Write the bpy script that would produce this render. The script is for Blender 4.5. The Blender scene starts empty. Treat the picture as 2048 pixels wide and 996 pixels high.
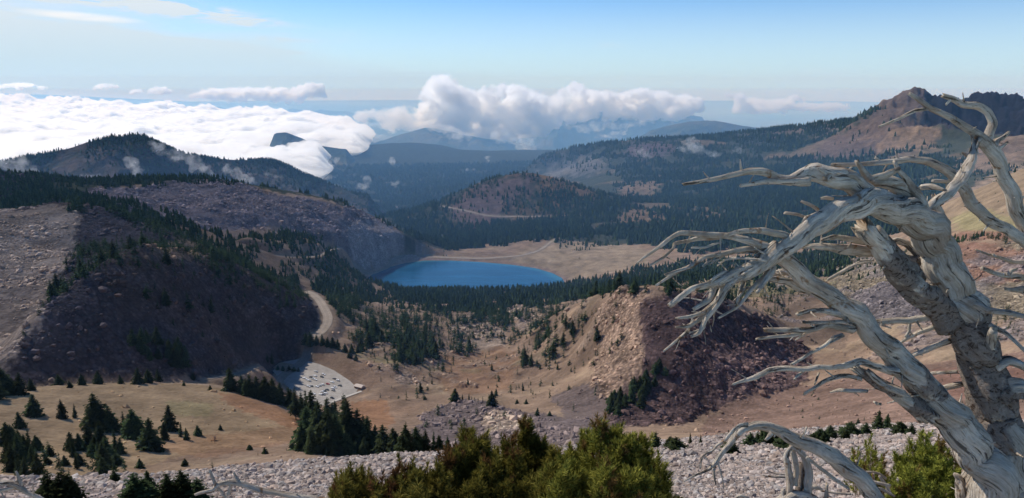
import bpy, math, random
import numpy as np
from mathutils import Vector, Matrix
random.seed(7)
rng = np.random.default_rng(11)
C = bpy.context.scene.collection
R = math.radians
# ---------------------------------------------------------------- camera model
FPX, CX, CY, PITCH = 1462.0, 1024.0, 498.0, R(12.8)
cp, sp = math.cos(PITCH), math.sin(PITCH)
def ray(px, py):
    u = (np.asarray(px, float)-CX)/FPX; v = (CY-np.asarray(py, float))/FPX
    return u, cp+v*sp, -sp+v*cp
def azt(px, py):
    x, y, z = ray(px, py); h = np.hypot(x, y)
    return np.arctan2(x, y), z/h
def proj(x, y, z):
    d = y*cp-z*sp
    d = np.where(d < 1e-3, 1e-3, d)
    return CX+FPX*x/d, CY-FPX*(y*sp+z*cp)/d
def at_depth(px, py, d):
    """a point at distance d along the optical axis"""
    x, y, z = ray(px, py)
    return Vector((float(x)*d, float(y)*d, float(z)*d))

# ---------------------------------------------------------------- noise
_perm = np.random.default_rng(3).permutation(4096).astype(np.int64)
_ang = np.random.default_rng(4).random(4096)*2*np.pi
_gx, _gy = np.cos(_ang), np.sin(_ang)
def pnoise(x, y, seed=0):
    xi = np.floor(x).astype(np.int64); yi = np.floor(y).astype(np.int64)
    fx = x-xi; fy = y-yi
    u = fx*fx*fx*(fx*(fx*6-15)+10); v = fy*fy*fy*(fy*(fy*6-15)+10)
    def g(i, j):
        h = _perm[(_perm[(xi+i+seed*131) & 4095]+yi+j+seed*17) & 4095]
        return _gx[h]*(fx-i)+_gy[h]*(fy-j)
    a = g(0, 0); b = g(1, 0); c = g(0, 1); d = g(1, 1)
    return ((a*(1-u)+b*u)*(1-v)+(c*(1-u)+d*u)*v)*1.5
def fbm(x, y, wl, octv, seed=0, gain=0.5, kind=0):
    s = 0; a = 1; f = 1.0/wl; tot = 0
    for i in range(octv):
        n = pnoise(x*f+i*7.3, y*f-i*3.1, seed+i)
        if kind == 1: n = 1-2*np.abs(n)*1.3
        if kind == 2: n = 2*np.abs(n)*1.3-0.6
        s = s+a*n; tot += a; a *= gain; f *= 2.03
    return s/tot
def sstep(a, b, x):
    t = np.clip((x-a)/(b-a), 0, 1); return t*t*(3-2*t)

def inpoly(px, py, poly):
    p = np.asarray(poly, float); n = len(p)
    ins = np.zeros(px.shape, bool)
    j = n-1
    for i in range(n):
        xi, yi = p[i]; xj, yj = p[j]
        if yi != yj:
            c = ((yi > py) != (yj > py)) & (px < (xj-xi)*(py-yi)/(yj-yi)+xi)
            ins ^= c
        j = i
    return ins
def seg_dist(x, y, pts):
    d = np.full(x.shape, 1e18)
    for (ax, ay), (bx, by) in zip(pts[:-1], pts[1:]):
        vx, vy = bx-ax, by-ay; L = vx*vx+vy*vy+1e-9
        t = np.clip(((x-ax)*vx+(y-ay)*vy)/L, 0, 1)
        d = np.minimum(d, (x-ax-t*vx)**2+(y-ay-t*vy)**2)
    return np.sqrt(d)

# ---------------------------------------------------------------- objects
def mesh_np(name, V, F, mat=None, smooth=True, parent=None, cols=None, mats=None, midx=None):
    """V (n,3); F (m,k) array, or a list of such arrays"""
    me = bpy.data.meshes.new(name)
    V = np.asarray(V, np.float32)
    Fs = F if isinstance(F, list) else [F]
    Fs = [np.asarray(f, np.int32) for f in Fs if len(f)]
    nl = sum(f.size for f in Fs); nf = sum(len(f) for f in Fs)
    me.vertices.add(len(V)); me.vertices.foreach_set('co', V.ravel())
    me.loops.add(nl); me.loops.foreach_set('vertex_index', np.concatenate([f.ravel() for f in Fs]))
    me.polygons.add(nf)
    tot = np.concatenate([np.full(len(f), f.shape[1], np.int32) for f in Fs])
    st = np.concatenate([[0], np.cumsum(tot)[:-1]]).astype(np.int32)
    me.polygons.foreach_set('loop_start', st)
    me.polygons.foreach_set('loop_total', tot)
    me.polygons.foreach_set('use_smooth', np.full(nf, bool(smooth)))
    for k, a in (cols or {}).items():
        a = np.asarray(a, np.float32)
        if a.ndim == 1:
            at = me.attributes.new(k, 'FLOAT', 'POINT'); at.data.foreach_set('value', a)
        elif a.shape[1] == 3:
            at = me.attributes.new(k, 'FLOAT_COLOR', 'POINT')
            at.data.foreach_set('color', np.c_[a, np.ones(len(a))].astype(np.float32).ravel())
    for m in (mats or ([mat] if mat else [])): me.materials.append(m)
    if midx is not None: me.polygons.foreach_set('material_index', np.asarray(midx, np.int32))
    me.update(calc_edges=True); me.validate()
    o = bpy.data.objects.new(name, me); C.objects.link(o)
    if parent is not None: o.parent = parent
    return o
def tag(o, label=None, cat=None, group=None, kind=None):
    if label: o['label'] = label
    if cat: o['category'] = cat
    if group: o['group'] = group
    if kind: o['kind'] = kind
    return o
def empty(name, loc=(0, 0, 0), rz=0):
    o = bpy.data.objects.new(name, None); C.objects.link(o)
    o.location = loc; o.rotation_euler = (0, 0, rz); o.empty_display_size = 0.3
    return o
def copy_tree(o, parent=None):
    c = o.copy(); C.objects.link(c); c.parent = parent
    for ch in list(o.children): copy_tree(ch, c)
    return c

# ---------------------------------------------------------------- node helper
class NT:
    def __init__(s, tree): s.t = tree; s.n = tree.nodes; s.l = tree.links
    def new(s, typ, ins=None, **kw):
        nd = s.n.new(typ)
        for k, v in kw.items(): setattr(nd, k, v)
        for k, v in (ins or {}).items(): s.put(nd.inputs[k], v)
        return nd
    def put(s, sock, v):
        if isinstance(v, bpy.types.NodeSocket): s.l.new(v, sock)
        elif v is not None:
            if isinstance(v, (tuple, list)) and len(v) == 3 and sock.type == 'RGBA': v = (*v, 1)
            sock.default_value = v
    def math(s, op, a, b=None, c=None, clamp=False):
        nd = s.new('ShaderNodeMath', operation=op, use_clamp=clamp)
        s.put(nd.inputs[0], a); s.put(nd.inputs[1], b); s.put(nd.inputs[2], c)
        return nd.outputs[0]
    def vmath(s, op, a, b=None, out=0):
        nd = s.new('ShaderNodeVectorMath', operation=op)
        s.put(nd.inputs[0], a); s.put(nd.inputs[1], b)
        return nd.outputs[out]
    def noise(s, vec, scale, detail=4, rough=0.55, dist=0, out='Fac'):
        nd = s.new('ShaderNodeTexNoise', {'Vector': vec, 'Scale': scale, 'Detail': detail, 'Roughness': rough, 'Distortion': dist})
        return nd.outputs[out]
    def voro(s, vec, scale, out='Distance', feature='F1', rand=1.0):
        nd = s.new('ShaderNodeTexVoronoi', {'Vector': vec, 'Scale': scale, 'Randomness': rand}, feature=feature)
        return nd.outputs[out]
    def mr(s, v, a, b, c=0.0, d=1.0, smooth=False):
        nd = s.new('ShaderNodeMapRange', {'Value': v, 'From Min': a, 'From Max': b, 'To Min': c, 'To Max': d})
        if smooth: nd.interpolation_type = 'SMOOTHSTEP'
        return nd.outputs[0]
    def mix(s, f, a, b, mode='MIX'):
        nd = s.new('ShaderNodeMix', data_type='RGBA', blend_type=mode)
        s.put(nd.inputs[0], f); s.put(nd.inputs[6], a); s.put(nd.inputs[7], b)
        return nd.outputs[2]
    def attr(s, name, out='Color'):
        return s.new('ShaderNodeAttribute', attribute_name=name).outputs[out]
    def scl(s, vec, v3):
        return s.vmath('MULTIPLY', vec, v3)
def newmat(name):
    m = bpy.data.materials.new(name); m.use_nodes = True; m.node_tree.nodes.clear()
    nt = NT(m.node_tree); out = nt.new('ShaderNodeOutputMaterial')
    return m, nt, out
def simple(name, col, rough=0.9, metal=0, spec=0.3, vary=0.0, scale=1.0):
    m, nt, out = newmat(name)
    c = col
    if vary:
        co = nt.new('ShaderNodeTexCoord').outputs['Object']
        n = nt.noise(co, scale, 3)
        c = nt.mix(nt.mr(n, .3, .7), tuple(v*(1-vary) for v in col)+(1,), tuple(min(1, v*(1+vary)) for v in col)+(1,))
    b = nt.new('ShaderNodeBsdfPrincipled', {'Base Color': c, 'Roughness': rough, 'Metallic': metal, 'Specular IOR Level': spec})
    nt.l.new(b.outputs[0], out.inputs[0])
    return m
# ================================================================ TERRAIN
# surface points (px, py, range in m) and, for ground hidden from this view, (px, py_equivalent, range)
P = []
def L(*pts, n=1):
    """a line of surface points; n extra samples between neighbours"""
    for a, b in zip(pts[:-1], pts[1:]):
        for k in range(n): P.append(tuple(a[i]+(b[i]-a[i])*k/n for i in range(3)))
    P.append(pts[-1])
# the slope underfoot and its brow
for px in (-700, 0, 500, 1024, 1500, 2048, 2750):
    L((px, 996, 15)); L((px, 982, 24))
L((-700, 975, 38), (0, 965, 38), (1200, 958, 38), (1500, 950, 42), (2048, 945, 45), (2750, 945, 45), n=2)
L((-700, 985, 62), (0, 975, 60), (400, 952, 60), (900, 935, 62), (1200, 925, 66), (1500, 905, 80), (2048, 890, 90), (2750, 885, 90), n=2)
L((-700, 990, 82), (0, 985, 84), (200, 968, 90), (400, 945, 95), (600, 922, 100), (900, 905, 105), (1200, 898, 112), (1300, 886, 122), (1500, 868, 150), (1700, 852, 170), (2048, 842, 180), (2750, 840, 180), n=2)
L((-700, 1010, 150), (0, 1005, 160), (300, 990, 165), (600, 925, 170), (900, 915, 175), (1200, 912, 200), (1500, 890, 250), (1800, 862, 270), (2750, 850, 270), n=2)
# meadow bench
L((-700, 960, 290), (0, 948, 290), (200, 948, 290), (350, 935, 300), (480, 915, 310), (600, 905, 300), (700, 915, 290), n=2)
L((-700, 870, 400), (0, 855, 400), (200, 850, 400), (400, 850, 400), (560, 865, 385), n=2)
L((-700, 790, 510), (0, 778, 515), (150, 769, 525), (300, 765, 530), (420, 768, 525), (500, 786, 500), (560, 812, 470), (610, 845, 430), (650, 880, 390), n=2)
# behind the bench : trees, then the parking lot
L((480, 780, 580), (560, 800, 560), (640, 830, 520), (700, 860, 480), (800, 890, 430), n=1)
L((560, 792, 728), (640, 814, 708), (720, 800, 722), (760, 830, 650))
L((520, 735, 820), (600, 725, 832), (680, 735, 820), (760, 775, 760), (790, 800, 722))
# foot of the dark talus hill
L((-300, 790, 600), (0, 772, 605), (100, 765, 625), (200, 758, 645), (300, 752, 665), (400, 745, 690), (450, 735, 735), (520, 710, 815), (580, 685, 865), (610, 660, 915), (630, 625, 990), (632, 600, 1070), n=2)
# its crest
L((20, 745, 628), (50, 690, 655), (65, 640, 685), (100, 600, 712), (150, 560, 748), (220, 520, 782), (300, 490, 830), (400, 500, 955), (480, 532, 1015), (540, 562, 1025), (600, 592, 1035), n=2)
L((65, 655, 745), (100, 618, 772), (150, 578, 802), (220, 537, 838), (300, 508, 895), (400, 517, 1015), (480, 549, 1075), (540, 578, 1085), (600, 606, 1095), n=2)
L((-20, 640, 800), (-20, 720, 690), (40, 600, 850), (90, 560, 900)); L((150, 545, 900), (220, 515, 940), (300, 500, 980))
# sunlit scree on the left and the second spur
L((-300, 600, 850), (0, 600, 850), (60, 570, 880)); L((-300, 520, 1000), (0, 510, 1020), (100, 500, 1050), (150, 500, 1080))
L((-300, 430, 1300), (0, 450, 1200), (60, 425, 1280), (110, 405, 1330), (160, 408, 1320), (200, 420, 1270), (270, 446, 1200), (330, 468, 1150), (400, 484, 1180), n=2)
L((220, 480, 1080), (300, 488, 1080), (400, 500, 1120))
L((-300, 440, 1500), (0, 430, 1500), (110, 425, 1500), (200, 440, 1450), (330, 480, 1350))
# wooded crest at the far left
L((-300, 400, 1800), (0, 400, 1850), (100, 395, 1900)); L((-300, 335, 2500), (0, 342, 2500), (60, 352, 2500), (140, 362, 2450)); L((-300, 380, 3000), (0, 385, 3000), (140, 390, 2900))
# grey rocky bowl and its crest
L((180, 400, 1750), (260, 415, 1650), (380, 450, 1520), (450, 476, 1480), (520, 474, 1600), (600, 470, 1750), (680, 484, 1950), (740, 502, 2080), (800, 508, 2150), n=2)
L((160, 364, 2300), (240, 360, 2250), (330, 357, 2230), (420, 358, 2230), (520, 374, 2240), (600, 384, 2260), (680, 400, 2290), (740, 428, 2290), (790, 455, 2280), (840, 484, 2250), (870, 500, 2240), n=3)
L((300, 385, 2080), (420, 385, 2080), (560, 410, 2080), (680, 435, 2140), (760, 470, 2180))
L((370, 408, 1950), (450, 412, 1900), (540, 430, 1930), (640, 455, 1980))
L((160, 395, 2800), (420, 400, 2800), (600, 430, 2800), (740, 470, 2800), (830, 490, 2700))
# hollow between hill, road and lake
L((450, 500, 1550), (540, 500, 1680), (620, 500, 1850)); L((480, 530, 1300), (560, 545, 1380), (640, 560, 1450), (700, 575, 1550)); L((650, 640, 1010), (640, 605, 1120), (680, 600, 1250), (720, 590, 1450))
L((672, 528, 1850), (712, 567, 1840), (705, 545, 1950), (650, 520, 1900)); L((600, 690, 865), (640, 665, 940), (660, 640, 1010), (655, 615, 1090), (625, 590, 1180))
# rolling tan ground before the lake
L((760, 700, 900), (860, 700, 950), (1000, 702, 960), (1100, 700, 920)); L((720, 640, 1080), (860, 640, 1150), (1000, 645, 1150), (1100, 640, 1080))
L((740, 600, 1450), (860, 598, 1480), (1000, 602, 1450), (1120, 600, 1350), (1200, 585, 1300)); L((760, 580, 1780), (900, 582, 1750), (1000, 584, 1750), (1120, 580, 1750))
L((860, 750, 820), (1000, 745, 830), (1080, 740, 800)); L((800, 800, 700), (900, 800, 700), (1000, 790, 700), (1120, 790, 650)); L((820, 850, 560), (900, 845, 560), (1000, 835, 560), (1100, 840, 540), (1200, 850, 520))
L((900, 885, 420), (1100, 885, 400), (1250, 880, 400))
# the knob with the shaded side
L((1110, 625, 960), (1150, 612, 900), (1190, 598, 840), (1230, 590, 790), (1270, 584, 755), (1310, 582, 738), (1350, 590, 742), (1400, 594, 765), (1450, 600, 805), (1510, 616, 855), (1560, 640, 905), n=2)
L((1150, 618, 990), (1190, 608, 920), (1230, 600, 860), (1270, 596, 825), (1310, 596, 810), (1350, 602, 815), (1400, 607, 840), (1450, 614, 880), (1510, 630, 930), n=2)
L((1050, 670, 1000), (1100, 670, 920), (1180, 650, 810), (1250, 640, 725), (1290, 650, 690), (1310, 715, 640), (1330, 780, 608)); L((1130, 720, 790), (1200, 700, 735), (1250, 690, 690), (1290, 700, 655)); L((1160, 740, 730), (1240, 720, 660), (1290, 760, 620), (1300, 800, 590))
L((1200, 800, 600), (1280, 850, 545), (1360, 850, 545)); L((1400, 835, 590), (1440, 815, 610), (1520, 800, 650), (1620, 760, 740), (1640, 720, 800), n=2)
L((1350, 640, 698), (1370, 720, 642)); L((1450, 650, 765), (1480, 740, 678)); L((1560, 700, 800), (1600, 690, 860))
L((1200, 600, 1000), (1300, 595, 1020), (1400, 600, 1020), (1480, 612, 1020))
L((1400, 862, 520), (1550, 855, 520), (1700, 845, 480), (1900, 835, 450), (2300, 830, 450)); L((1550, 820, 620), (1700, 800, 620), (1850, 790, 580), (2300, 780, 580))
# open ground on the right
L((1680, 740, 740), (1800, 740, 700), (1950, 720, 700), (2300, 710, 700)); L((1620, 680, 900), (1700, 680, 860), (1850, 680, 810), (2000, 660, 820)); L((1600, 625, 1050), (1660, 630, 1020))
L((1690, 620, 1000), (1730, 585, 1010), (1790, 580, 1000), (1850, 600, 960), (1900, 620, 920)); L((1700, 560, 1200), (1800, 558, 1180)); L((1580, 580, 1250), (1660, 575, 1250))
L((1900, 560, 1020), (2048, 560, 980), (2400, 560, 950)); L((1880, 500, 1200), (1960, 490, 1150), (2048, 480, 1150), (2400, 470, 1100)); L((1900, 478, 1350), (2000, 465, 1300))
L((1890, 445, 1600), (1960, 430, 1500), (2048, 410, 1450), (2400, 370, 1350)); L((1880, 412, 1850), (1940, 385, 1850), (2000, 358, 1800), (2048, 335, 1750), (2400, 240, 1600), n=2)
L((1870, 440, 2300), (1960, 420, 2300), (2100, 400, 2300), (2400, 380, 2300))
L((1700, 530, 1500), (1780, 500, 1700), (1830, 470, 1900)); L((1450, 560, 1350), (1550, 548, 1450)); L((1300, 570, 1350), (1380, 562, 1350))
# beyond the lake and the plateau on its right
L((1150, 560, 1900), (1250, 545, 1850), (1350, 540, 1800), (1450, 530, 1850), (1600, 510, 1950)); L((1160, 520, 2100), (1250, 505, 2150), (1300, 492, 2250), (1400, 490, 2250), (1500, 480, 2300), (1650, 465, 2400))
L((1080, 490, 2320), (1120, 474, 2400), (1180, 480, 2380), (1240, 490, 2350)); L((880, 508, 2230), (960, 508, 2230), (1040, 498, 2300)); L((880, 492, 2400), (960, 486, 2450), (1040, 476, 2500))
L((880, 470, 2700), (960, 468, 2700), (1060, 458, 2750), (1200, 455, 2750), (1300, 452, 2750), (1450, 445, 2800), (1600, 430, 2900), (1750, 420, 3000))
# the round wooded hill with the road across it
L((850, 415, 3450), (880, 402, 3400), (930, 378, 3400), (980, 360, 3420), (1020, 349, 3450), (1060, 345, 3450), (1100, 350, 3450), (1150, 368, 3480), (1200, 385, 3500), (1250, 398, 3550), n=2)
L((860, 440, 3100), (930, 445, 3000), (1000, 440, 3020), (1100, 435, 3000), (1200, 425, 3050)); L((960, 410, 3150), (1060, 400, 3180), (1150, 405, 3200))
L((850, 440, 3900), (960, 420, 4000), (1100, 400, 4000), (1250, 405, 3900))
# wooded valley side on the right
L((1300, 425, 3200), (1450, 415, 3200), (1600, 395, 3400), (1750, 385, 3500)); L((1250, 385, 4000), (1400, 380, 4000), (1550, 360, 4100), (1700, 355, 4100), (1860, 360, 3800), (2048, 370, 3500))
L((1250, 345, 4800), (1400, 340, 4800), (1550, 330, 4800), (1700, 315, 4800), (1850, 310, 4600), (2048, 310, 4400)); L((1200, 320, 5500), (1300, 300, 5500), (1400, 300, 5500), (1550, 292, 5500), (1650, 280, 5500))
L((1080, 312, 6200), (1160, 302, 6100), (1220, 290, 6000), (1270, 280, 6000), (1330, 278, 6000), (1400, 276, 6100), (1450, 270, 6100), (1520, 262, 6200), (1600, 252, 6200), (1680, 244, 6200), (1740, 236, 6300), n=2)
L((1080, 330, 7200), (1200, 310, 7200), (1400, 300, 7200), (1600, 285, 7200), (1750, 275, 7200))
# the big mountain on the right
L((1740, 234, 5900), (1780, 206, 5800), (1810, 190, 5800), (1835, 180, 5800), (1870, 188, 5850), (1900, 190, 5900), (1940, 183, 5900), (1980, 190, 5900), (2010, 205, 5900), (2048, 208, 5900), (2400, 240, 5900), n=2)
L((1600, 302, 5100), (1660, 275, 5300), (1720, 245, 5500), (1770, 225, 5500), (1800, 215, 5550)); L((1700, 300, 4900), (1780, 280, 4950), (1840, 262, 5050), (1880, 255, 5150), (1920, 262, 5100), (2000, 265, 5100), (2100, 262, 5100))
L((1640, 318, 4900), (1760, 300, 4800), (1880, 290, 4850), (2048, 280, 4800)); L((1840, 240, 5420), (1930, 240, 5420), (2040, 245, 5420))
L((1900, 320, 4300), (2048, 300, 4200), (2048, 268, 4600), (1980, 290, 4500)); L((1750, 260, 7500), (2400, 260, 7500))
# deep wooded basin in the middle distance
L((150, 420, 4000), (420, 430, 4000), (620, 440, 4000), (740, 440, 4200), (820, 420, 4400)); L((600, 400, 5200), (700, 398, 5200), (800, 395, 5200), (850, 385, 5200), (1000, 380, 5200), (1150, 375, 5000))
L((640, 360, 6500), (760, 350, 6500), (900, 350, 6500), (1050, 345, 6300), (1120, 340, 6000)); L((620, 320, 8200), (760, 315, 8200), (900, 318, 8000), (1020, 318, 7800))
L((640, 300, 9800), (720, 290, 9800), (820, 286, 9800), (880, 290, 9800), (940, 302, 9600), (1050, 300, 9400), (1160, 300, 9400)); L((600, 330, 11000), (800, 330, 11000), (1000, 320, 11000), (1200, 315, 10500), (1400, 310, 10500), (1700, 300, 10500), (2400, 300, 10500))
L((-300, 420, 6000), (100, 400, 6000), (400, 400, 6000)); L((-300, 380, 9000), (100, 370, 9000), (400, 360, 9000)); L((-300, 360, 11000), (100, 360, 11000), (400, 350, 11000))

A_ = np.array(P, float)
ca, ct = azt(A_[:, 0], A_[:, 1]); cv = np.log(A_[:, 2])
near = [(a, math.log(r), -(1.6/r+0.5)) for a in (-1.3, -.9, -.5, -.2, .1, .4, .7, 1.1) for r in (1.2, 3, 7)]
ca = np.r_[ca, [n[0] for n in near]]; cv = np.r_[cv, [n[1] for n in near]]; ct = np.r_[ct, [n[2] for n in near]]
def kern(d2): return np.sqrt(d2+0.012**2)
M_ = kern((ca[:, None]-ca[None])**2+(cv[:, None]-cv[None])**2)
n_ = len(ca); Q = np.c_[np.ones(n_), ca, cv]
K_ = np.block([[M_-np.eye(n_)*0.0015, Q], [Q.T, np.zeros((3, 3))]])
W_ = np.linalg.solve(K_, np.r_[ct, np.zeros(3)])
# coarse evaluation then bicubic-free bilinear upsampling
cA = np.linspace(-1.25, 1.25, 420); cV = np.linspace(math.log(1.2), math.log(11000), 520)
T0 = np.zeros((len(cV), len(cA)))
for i, v in enumerate(cV):
    d2 = (cA[:, None]-ca[None])**2+(v-cv[None])**2
    T0[i] = kern(d2)@W_[:n_]+W_[n_]+W_[n_+1]*cA+W_[n_+2]*v
def bil(G, gA, gV, a, v):
    x = np.clip((a-gA[0])/(gA[1]-gA[0]), 0, len(gA)-1.001); y = np.clip((v-gV[0])/(gV[1]-gV[0]), 0, len(gV)-1.001)
    xi = x.astype(int); yi = y.astype(int); fx = x-xi; fy = y-yi
    return (G[yi, xi]*(1-fx)+G[yi, xi+1]*fx)*(1-fy)+(G[yi+1, xi]*(1-fx)+G[yi+1, xi+1]*fx)*fy
def base_hit(px, py, rmin=2.0):
    """range at which the view ray meets the smooth ground"""
    a, t = azt(px, py)
    vs = np.linspace(math.log(rmin), cV[-1]-.01, 4000)
    tt = bil(T0, cA, cV, np.full(4000, float(a)), vs)
    k = np.argmax(tt >= float(t))
    if tt[k] < float(t): k = 3999
    return float(a), math.exp(vs[k]), float(t)
def world0(px, py, rmin=2.0):
    a, r, t = base_hit(px, py, rmin); return (r*math.sin(a), r*math.cos(a), r*t)

# lake
LZ = -530.0
LAKE_PX = [(733, 558), (748, 546), (775, 535), (810, 526), (850, 521), (900, 521), (960, 524), (1020, 529), (1070, 536), (1105, 546), (1124, 556), (1130, 566), (1122, 574), (1080, 580), (1000, 584), (900, 584), (820, 580), (765, 573), (738, 567)]
def on_plane(px, py, z):
    x, y, zz = ray(px, py); k = z/zz; return (float(x*k), float(y*k))
LAKE = [on_plane(x, y, LZ) for x, y in LAKE_PX]
# parking lot
PZ = -330.0
LOT_PX = [(545, 742), (566, 724), (600, 718), (640, 729), (668, 741), (700, 762), (716, 778), (712, 786), (682, 800), (650, 812), (615, 806), (580, 780)]
LOT = [on_plane(x, y, PZ) for x, y in LOT_PX]
ISLAND = [on_plane(x, y, PZ) for x, y in [(545, 734), (562, 725), (598, 731), (600, 736), (575, 742), (552, 742)]]

# roads: pixel polylines with width in m (positions found on the smooth ground)
def line3(pts, step=12.0, smooth=2):
    p = np.array(pts, float)
    for _ in range(smooth):
        q = np.empty((2*len(p)-2+2, 3)); q[0] = p[0]; q[-1] = p[-1]
        q[1:-1:2] = p[:-1]*.75+p[1:]*.25; q[2:-1:2] = p[:-1]*.25+p[1:]*.75
        p = q
    d = np.r_[0, np.cumsum(np.linalg.norm(np.diff(p, axis=0), axis=1))]
    s = np.linspace(0, d[-1], max(2, int(d[-1]/step)+1))
    return np.c_[[np.interp(s, d, p[:, k]) for k in range(3)]].T
ROADS = []
_r1 = [world0(x, y, rm) for x, y, rm in [(528, 742, 700), (545, 731, 700), (556, 716, 740), (572, 704, 780), (600, 690, 820), (640, 668, 880), (654, 650, 940), (657, 634, 990), (649, 618, 1050), (640, 602, 1110), (628, 590, 1170), (612, 583, 1230)]]
ROADS.append(('road', line3(_r1), 13.0, 'grey two lane road bending round the foot of the shaded talus hill'))
_r2 = [world0(x, y, rm) for x, y, rm in [(418, 758, 640), (450, 752, 660), (480, 748, 680), (505, 738, 720), (535, 728, 740), (560, 714, 760)]]
ROADS.append(('road', line3(_r2), 7.0, 'grey road running left from the car park below the talus'))
_r3 = [world0(x, y, rm) for x, y, rm in [(486, 503, 1500), (520, 507, 1500), (560, 512, 1500), (602, 516, 1500), (640, 512, 1600), (668, 498, 1700), (690, 493, 1800), (712, 497, 1900), (735, 508, 1950), (770, 512, 2000)]]
_r3 += [(*on_plane(x, y, LZ+8), LZ+8) for x, y in [(800, 511), (860, 511), (920, 513), (980, 515), (1030, 513), (1060, 508)]]
_r3 += [world0(x, y, rm) for x, y, rm in [(1085, 498, 2200), (1100, 484, 2250), (1118, 476, 2300)]]
ROADS.append(('road', line3(_r3, 20), 13.0, 'pale grey road running along the far shore of the lake'))
_r4 = [world0(x, y, 2900) for x, y in [(855, 408), (880, 413), (905, 416), (930, 421), (955, 427), (975, 432), (1010, 433), (1060, 433), (1120, 432), (1170, 430)]]
ROADS.append(('road', line3(_r4, 20), 12.0, 'thin pale road cut across the flank of the round wooded hill'))

# fine grid
gA = np.r_[np.linspace(-1.25, -.76, 50)[:-1], np.linspace(-.76, .76, 1130), np.linspace(.76, 1.25, 50)[1:]]
v0, v1 = math.log(1.2), math.log(10900)
_k = np.linspace(0, 1, 3000); _vv = v0+(v1-v0)*_k; _rr = np.exp(_vv)
_dens = np.where(_rr < 12, 25, np.where(_rr < 110, 140, np.where(_rr < 280, 90, np.where(_rr < 1400, 330, np.where(_rr < 2600, 330, 160)))))
_cum = np.r_[0, np.cumsum((_dens[1:]+_dens[:-1])/2*np.diff(_vv))]
NR = int(_cum[-1]); gV = np.interp(np.arange(NR), _cum, _vv)
GA, GV = np.meshgrid(gA, gV); GR = np.exp(GV)
T = bil(T0, cA, cV, GA, GV)
X = GR*np.sin(GA); Y = GR*np.cos(GA); Z = GR*T
PX, PY = proj(X, Y, Z)
print('grid', Z.shape)

# ------------------------------------------------ image-space authored masks, carried by the ground itself
jx = fbm(X, Y, 60, 4, 20)*GR*0.03*FPX/GR*1.0; jy = fbm(X, Y, 60, 4, 30)*0.5
def region(poly, amp=14, soft=0, r0=0, r1=1e9):
    """1 inside the polygon (picture units, wobbling edge)"""
    b = np.asarray(poly, float)
    x0, y0 = b.min(0)-60; x1, y1 = b.max(0)+60
    m = (PX > x0) & (PX < x1) & (PY > y0) & (PY < y1) & (GR > r0) & (GR < r1)
    out = np.zeros(X.shape)
    ii, jj = np.nonzero(m)
    if not len(ii): return out
    sl = (slice(max(0, ii.min()-14), ii.max()+15), slice(max(0, jj.min()-14), jj.max()+15))
    w = inpoly(PX[sl]+_wx[sl]*amp, PY[sl]+_wy[sl]*amp*.6, poly)*m[sl]*1.0
    for rad in (5, 7):
        for ax in (0, 1):
            p_ = np.pad(w, [(rad+1, rad) if k == ax else (0, 0) for k in (0, 1)], 'edge'); c_ = np.cumsum(p_, axis=ax); n_ = w.shape[ax]
            w = (np.take(c_, range(2*rad+1, 2*rad+1+n_), ax)-np.take(c_, range(0, n_), ax))/(2*rad+1)
    out[sl] = sstep(.3, .7, w+_wf[sl]*.55)
    return out
_s = GR/1000.0
_wx = fbm(GA*900, GV*500, 45, 4, 41, .6)*2.0; _wy = fbm(GA*900, GV*500, 45, 4, 51, .6)*2.0

_wf = fbm(GA*900, GV*500, 9, 3, 61, .6)
# colours (linear albedo)
TAN = np.array((.315, .215, .145)); TAN2 = np.array((.385, .28, .18)); ORANGE = np.array((.31, .168, .092)); PURPLE = np.array((.125, .10, .105)); GREYTAL = np.array((.27, .225, .21))
SHADETAL = np.array((.072, .061, .065)); PALEROCK = np.array((.40, .30, .225)); FORESTF = np.array((.062, .066, .042)); OLIVE = np.array((.25, .215, .105)); RED = np.array((.19, .085, .06)); BROWN = np.array((.17, .115, .08))  # first tone: dark volcanic talus with the hill's shade darkened into it
COL = np.ones(X.shape+(3,))*TAN; ROCK = np.full(X.shape, .15)
def paint(m, c, rock=None, s=1.0):
    global COL, ROCK
    m = (m*s)
    COL = COL*(1-m[..., None])+m[..., None]*c
    if rock is not None: ROCK = ROCK*(1-m)+m*rock
nA = fbm(X, Y, 90, 5, 5); nB = fbm(X, Y, 25, 5, 6); nC = fbm(X, Y, 300, 4, 8)
paint(sstep(.05, .5, nA), TAN2, s=.8); paint(sstep(.1, .5, -nA), BROWN, s=.45); paint(sstep(.2, .6, nC), ORANGE, s=.4)
# near slope: pale pinkish scree
paint(((GR < 230)*1.0), np.array((.40, .32, .275)), .55)
# left slopes
paint(region([(-400, 330), (-400, 800), (0, 790), (180, 765), (400, 752), (520, 718), (600, 690), (640, 640), (640, 590), (600, 560), (500, 540), (400, 480), (200, 380), (60, 340)]), SHADETAL, .75)  # hill's shaded face: talus painted darker to carry the shade
paint(region([(-400, 430), (0, 425), (90, 402), (150, 420), (155, 480), (120, 560), (75, 620), (50, 700), (0, 775), (-400, 800)], 30), np.array((.38, .295, .23)), .7, .85)  # sunlit flank painted paler; the lit contrast is in the colour
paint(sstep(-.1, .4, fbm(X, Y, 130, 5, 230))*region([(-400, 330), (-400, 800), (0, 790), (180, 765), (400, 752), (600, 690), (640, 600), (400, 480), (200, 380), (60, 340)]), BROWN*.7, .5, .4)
paint(region([(150, 385), (300, 368), (430, 358), (560, 385), (700, 410), (760, 440), (860, 490), (860, 508), (760, 510), (640, 480), (560, 468), (470, 480), (380, 452), (260, 420)]), GREYTAL*np.array((.72, .7, .76)), .9)
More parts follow.
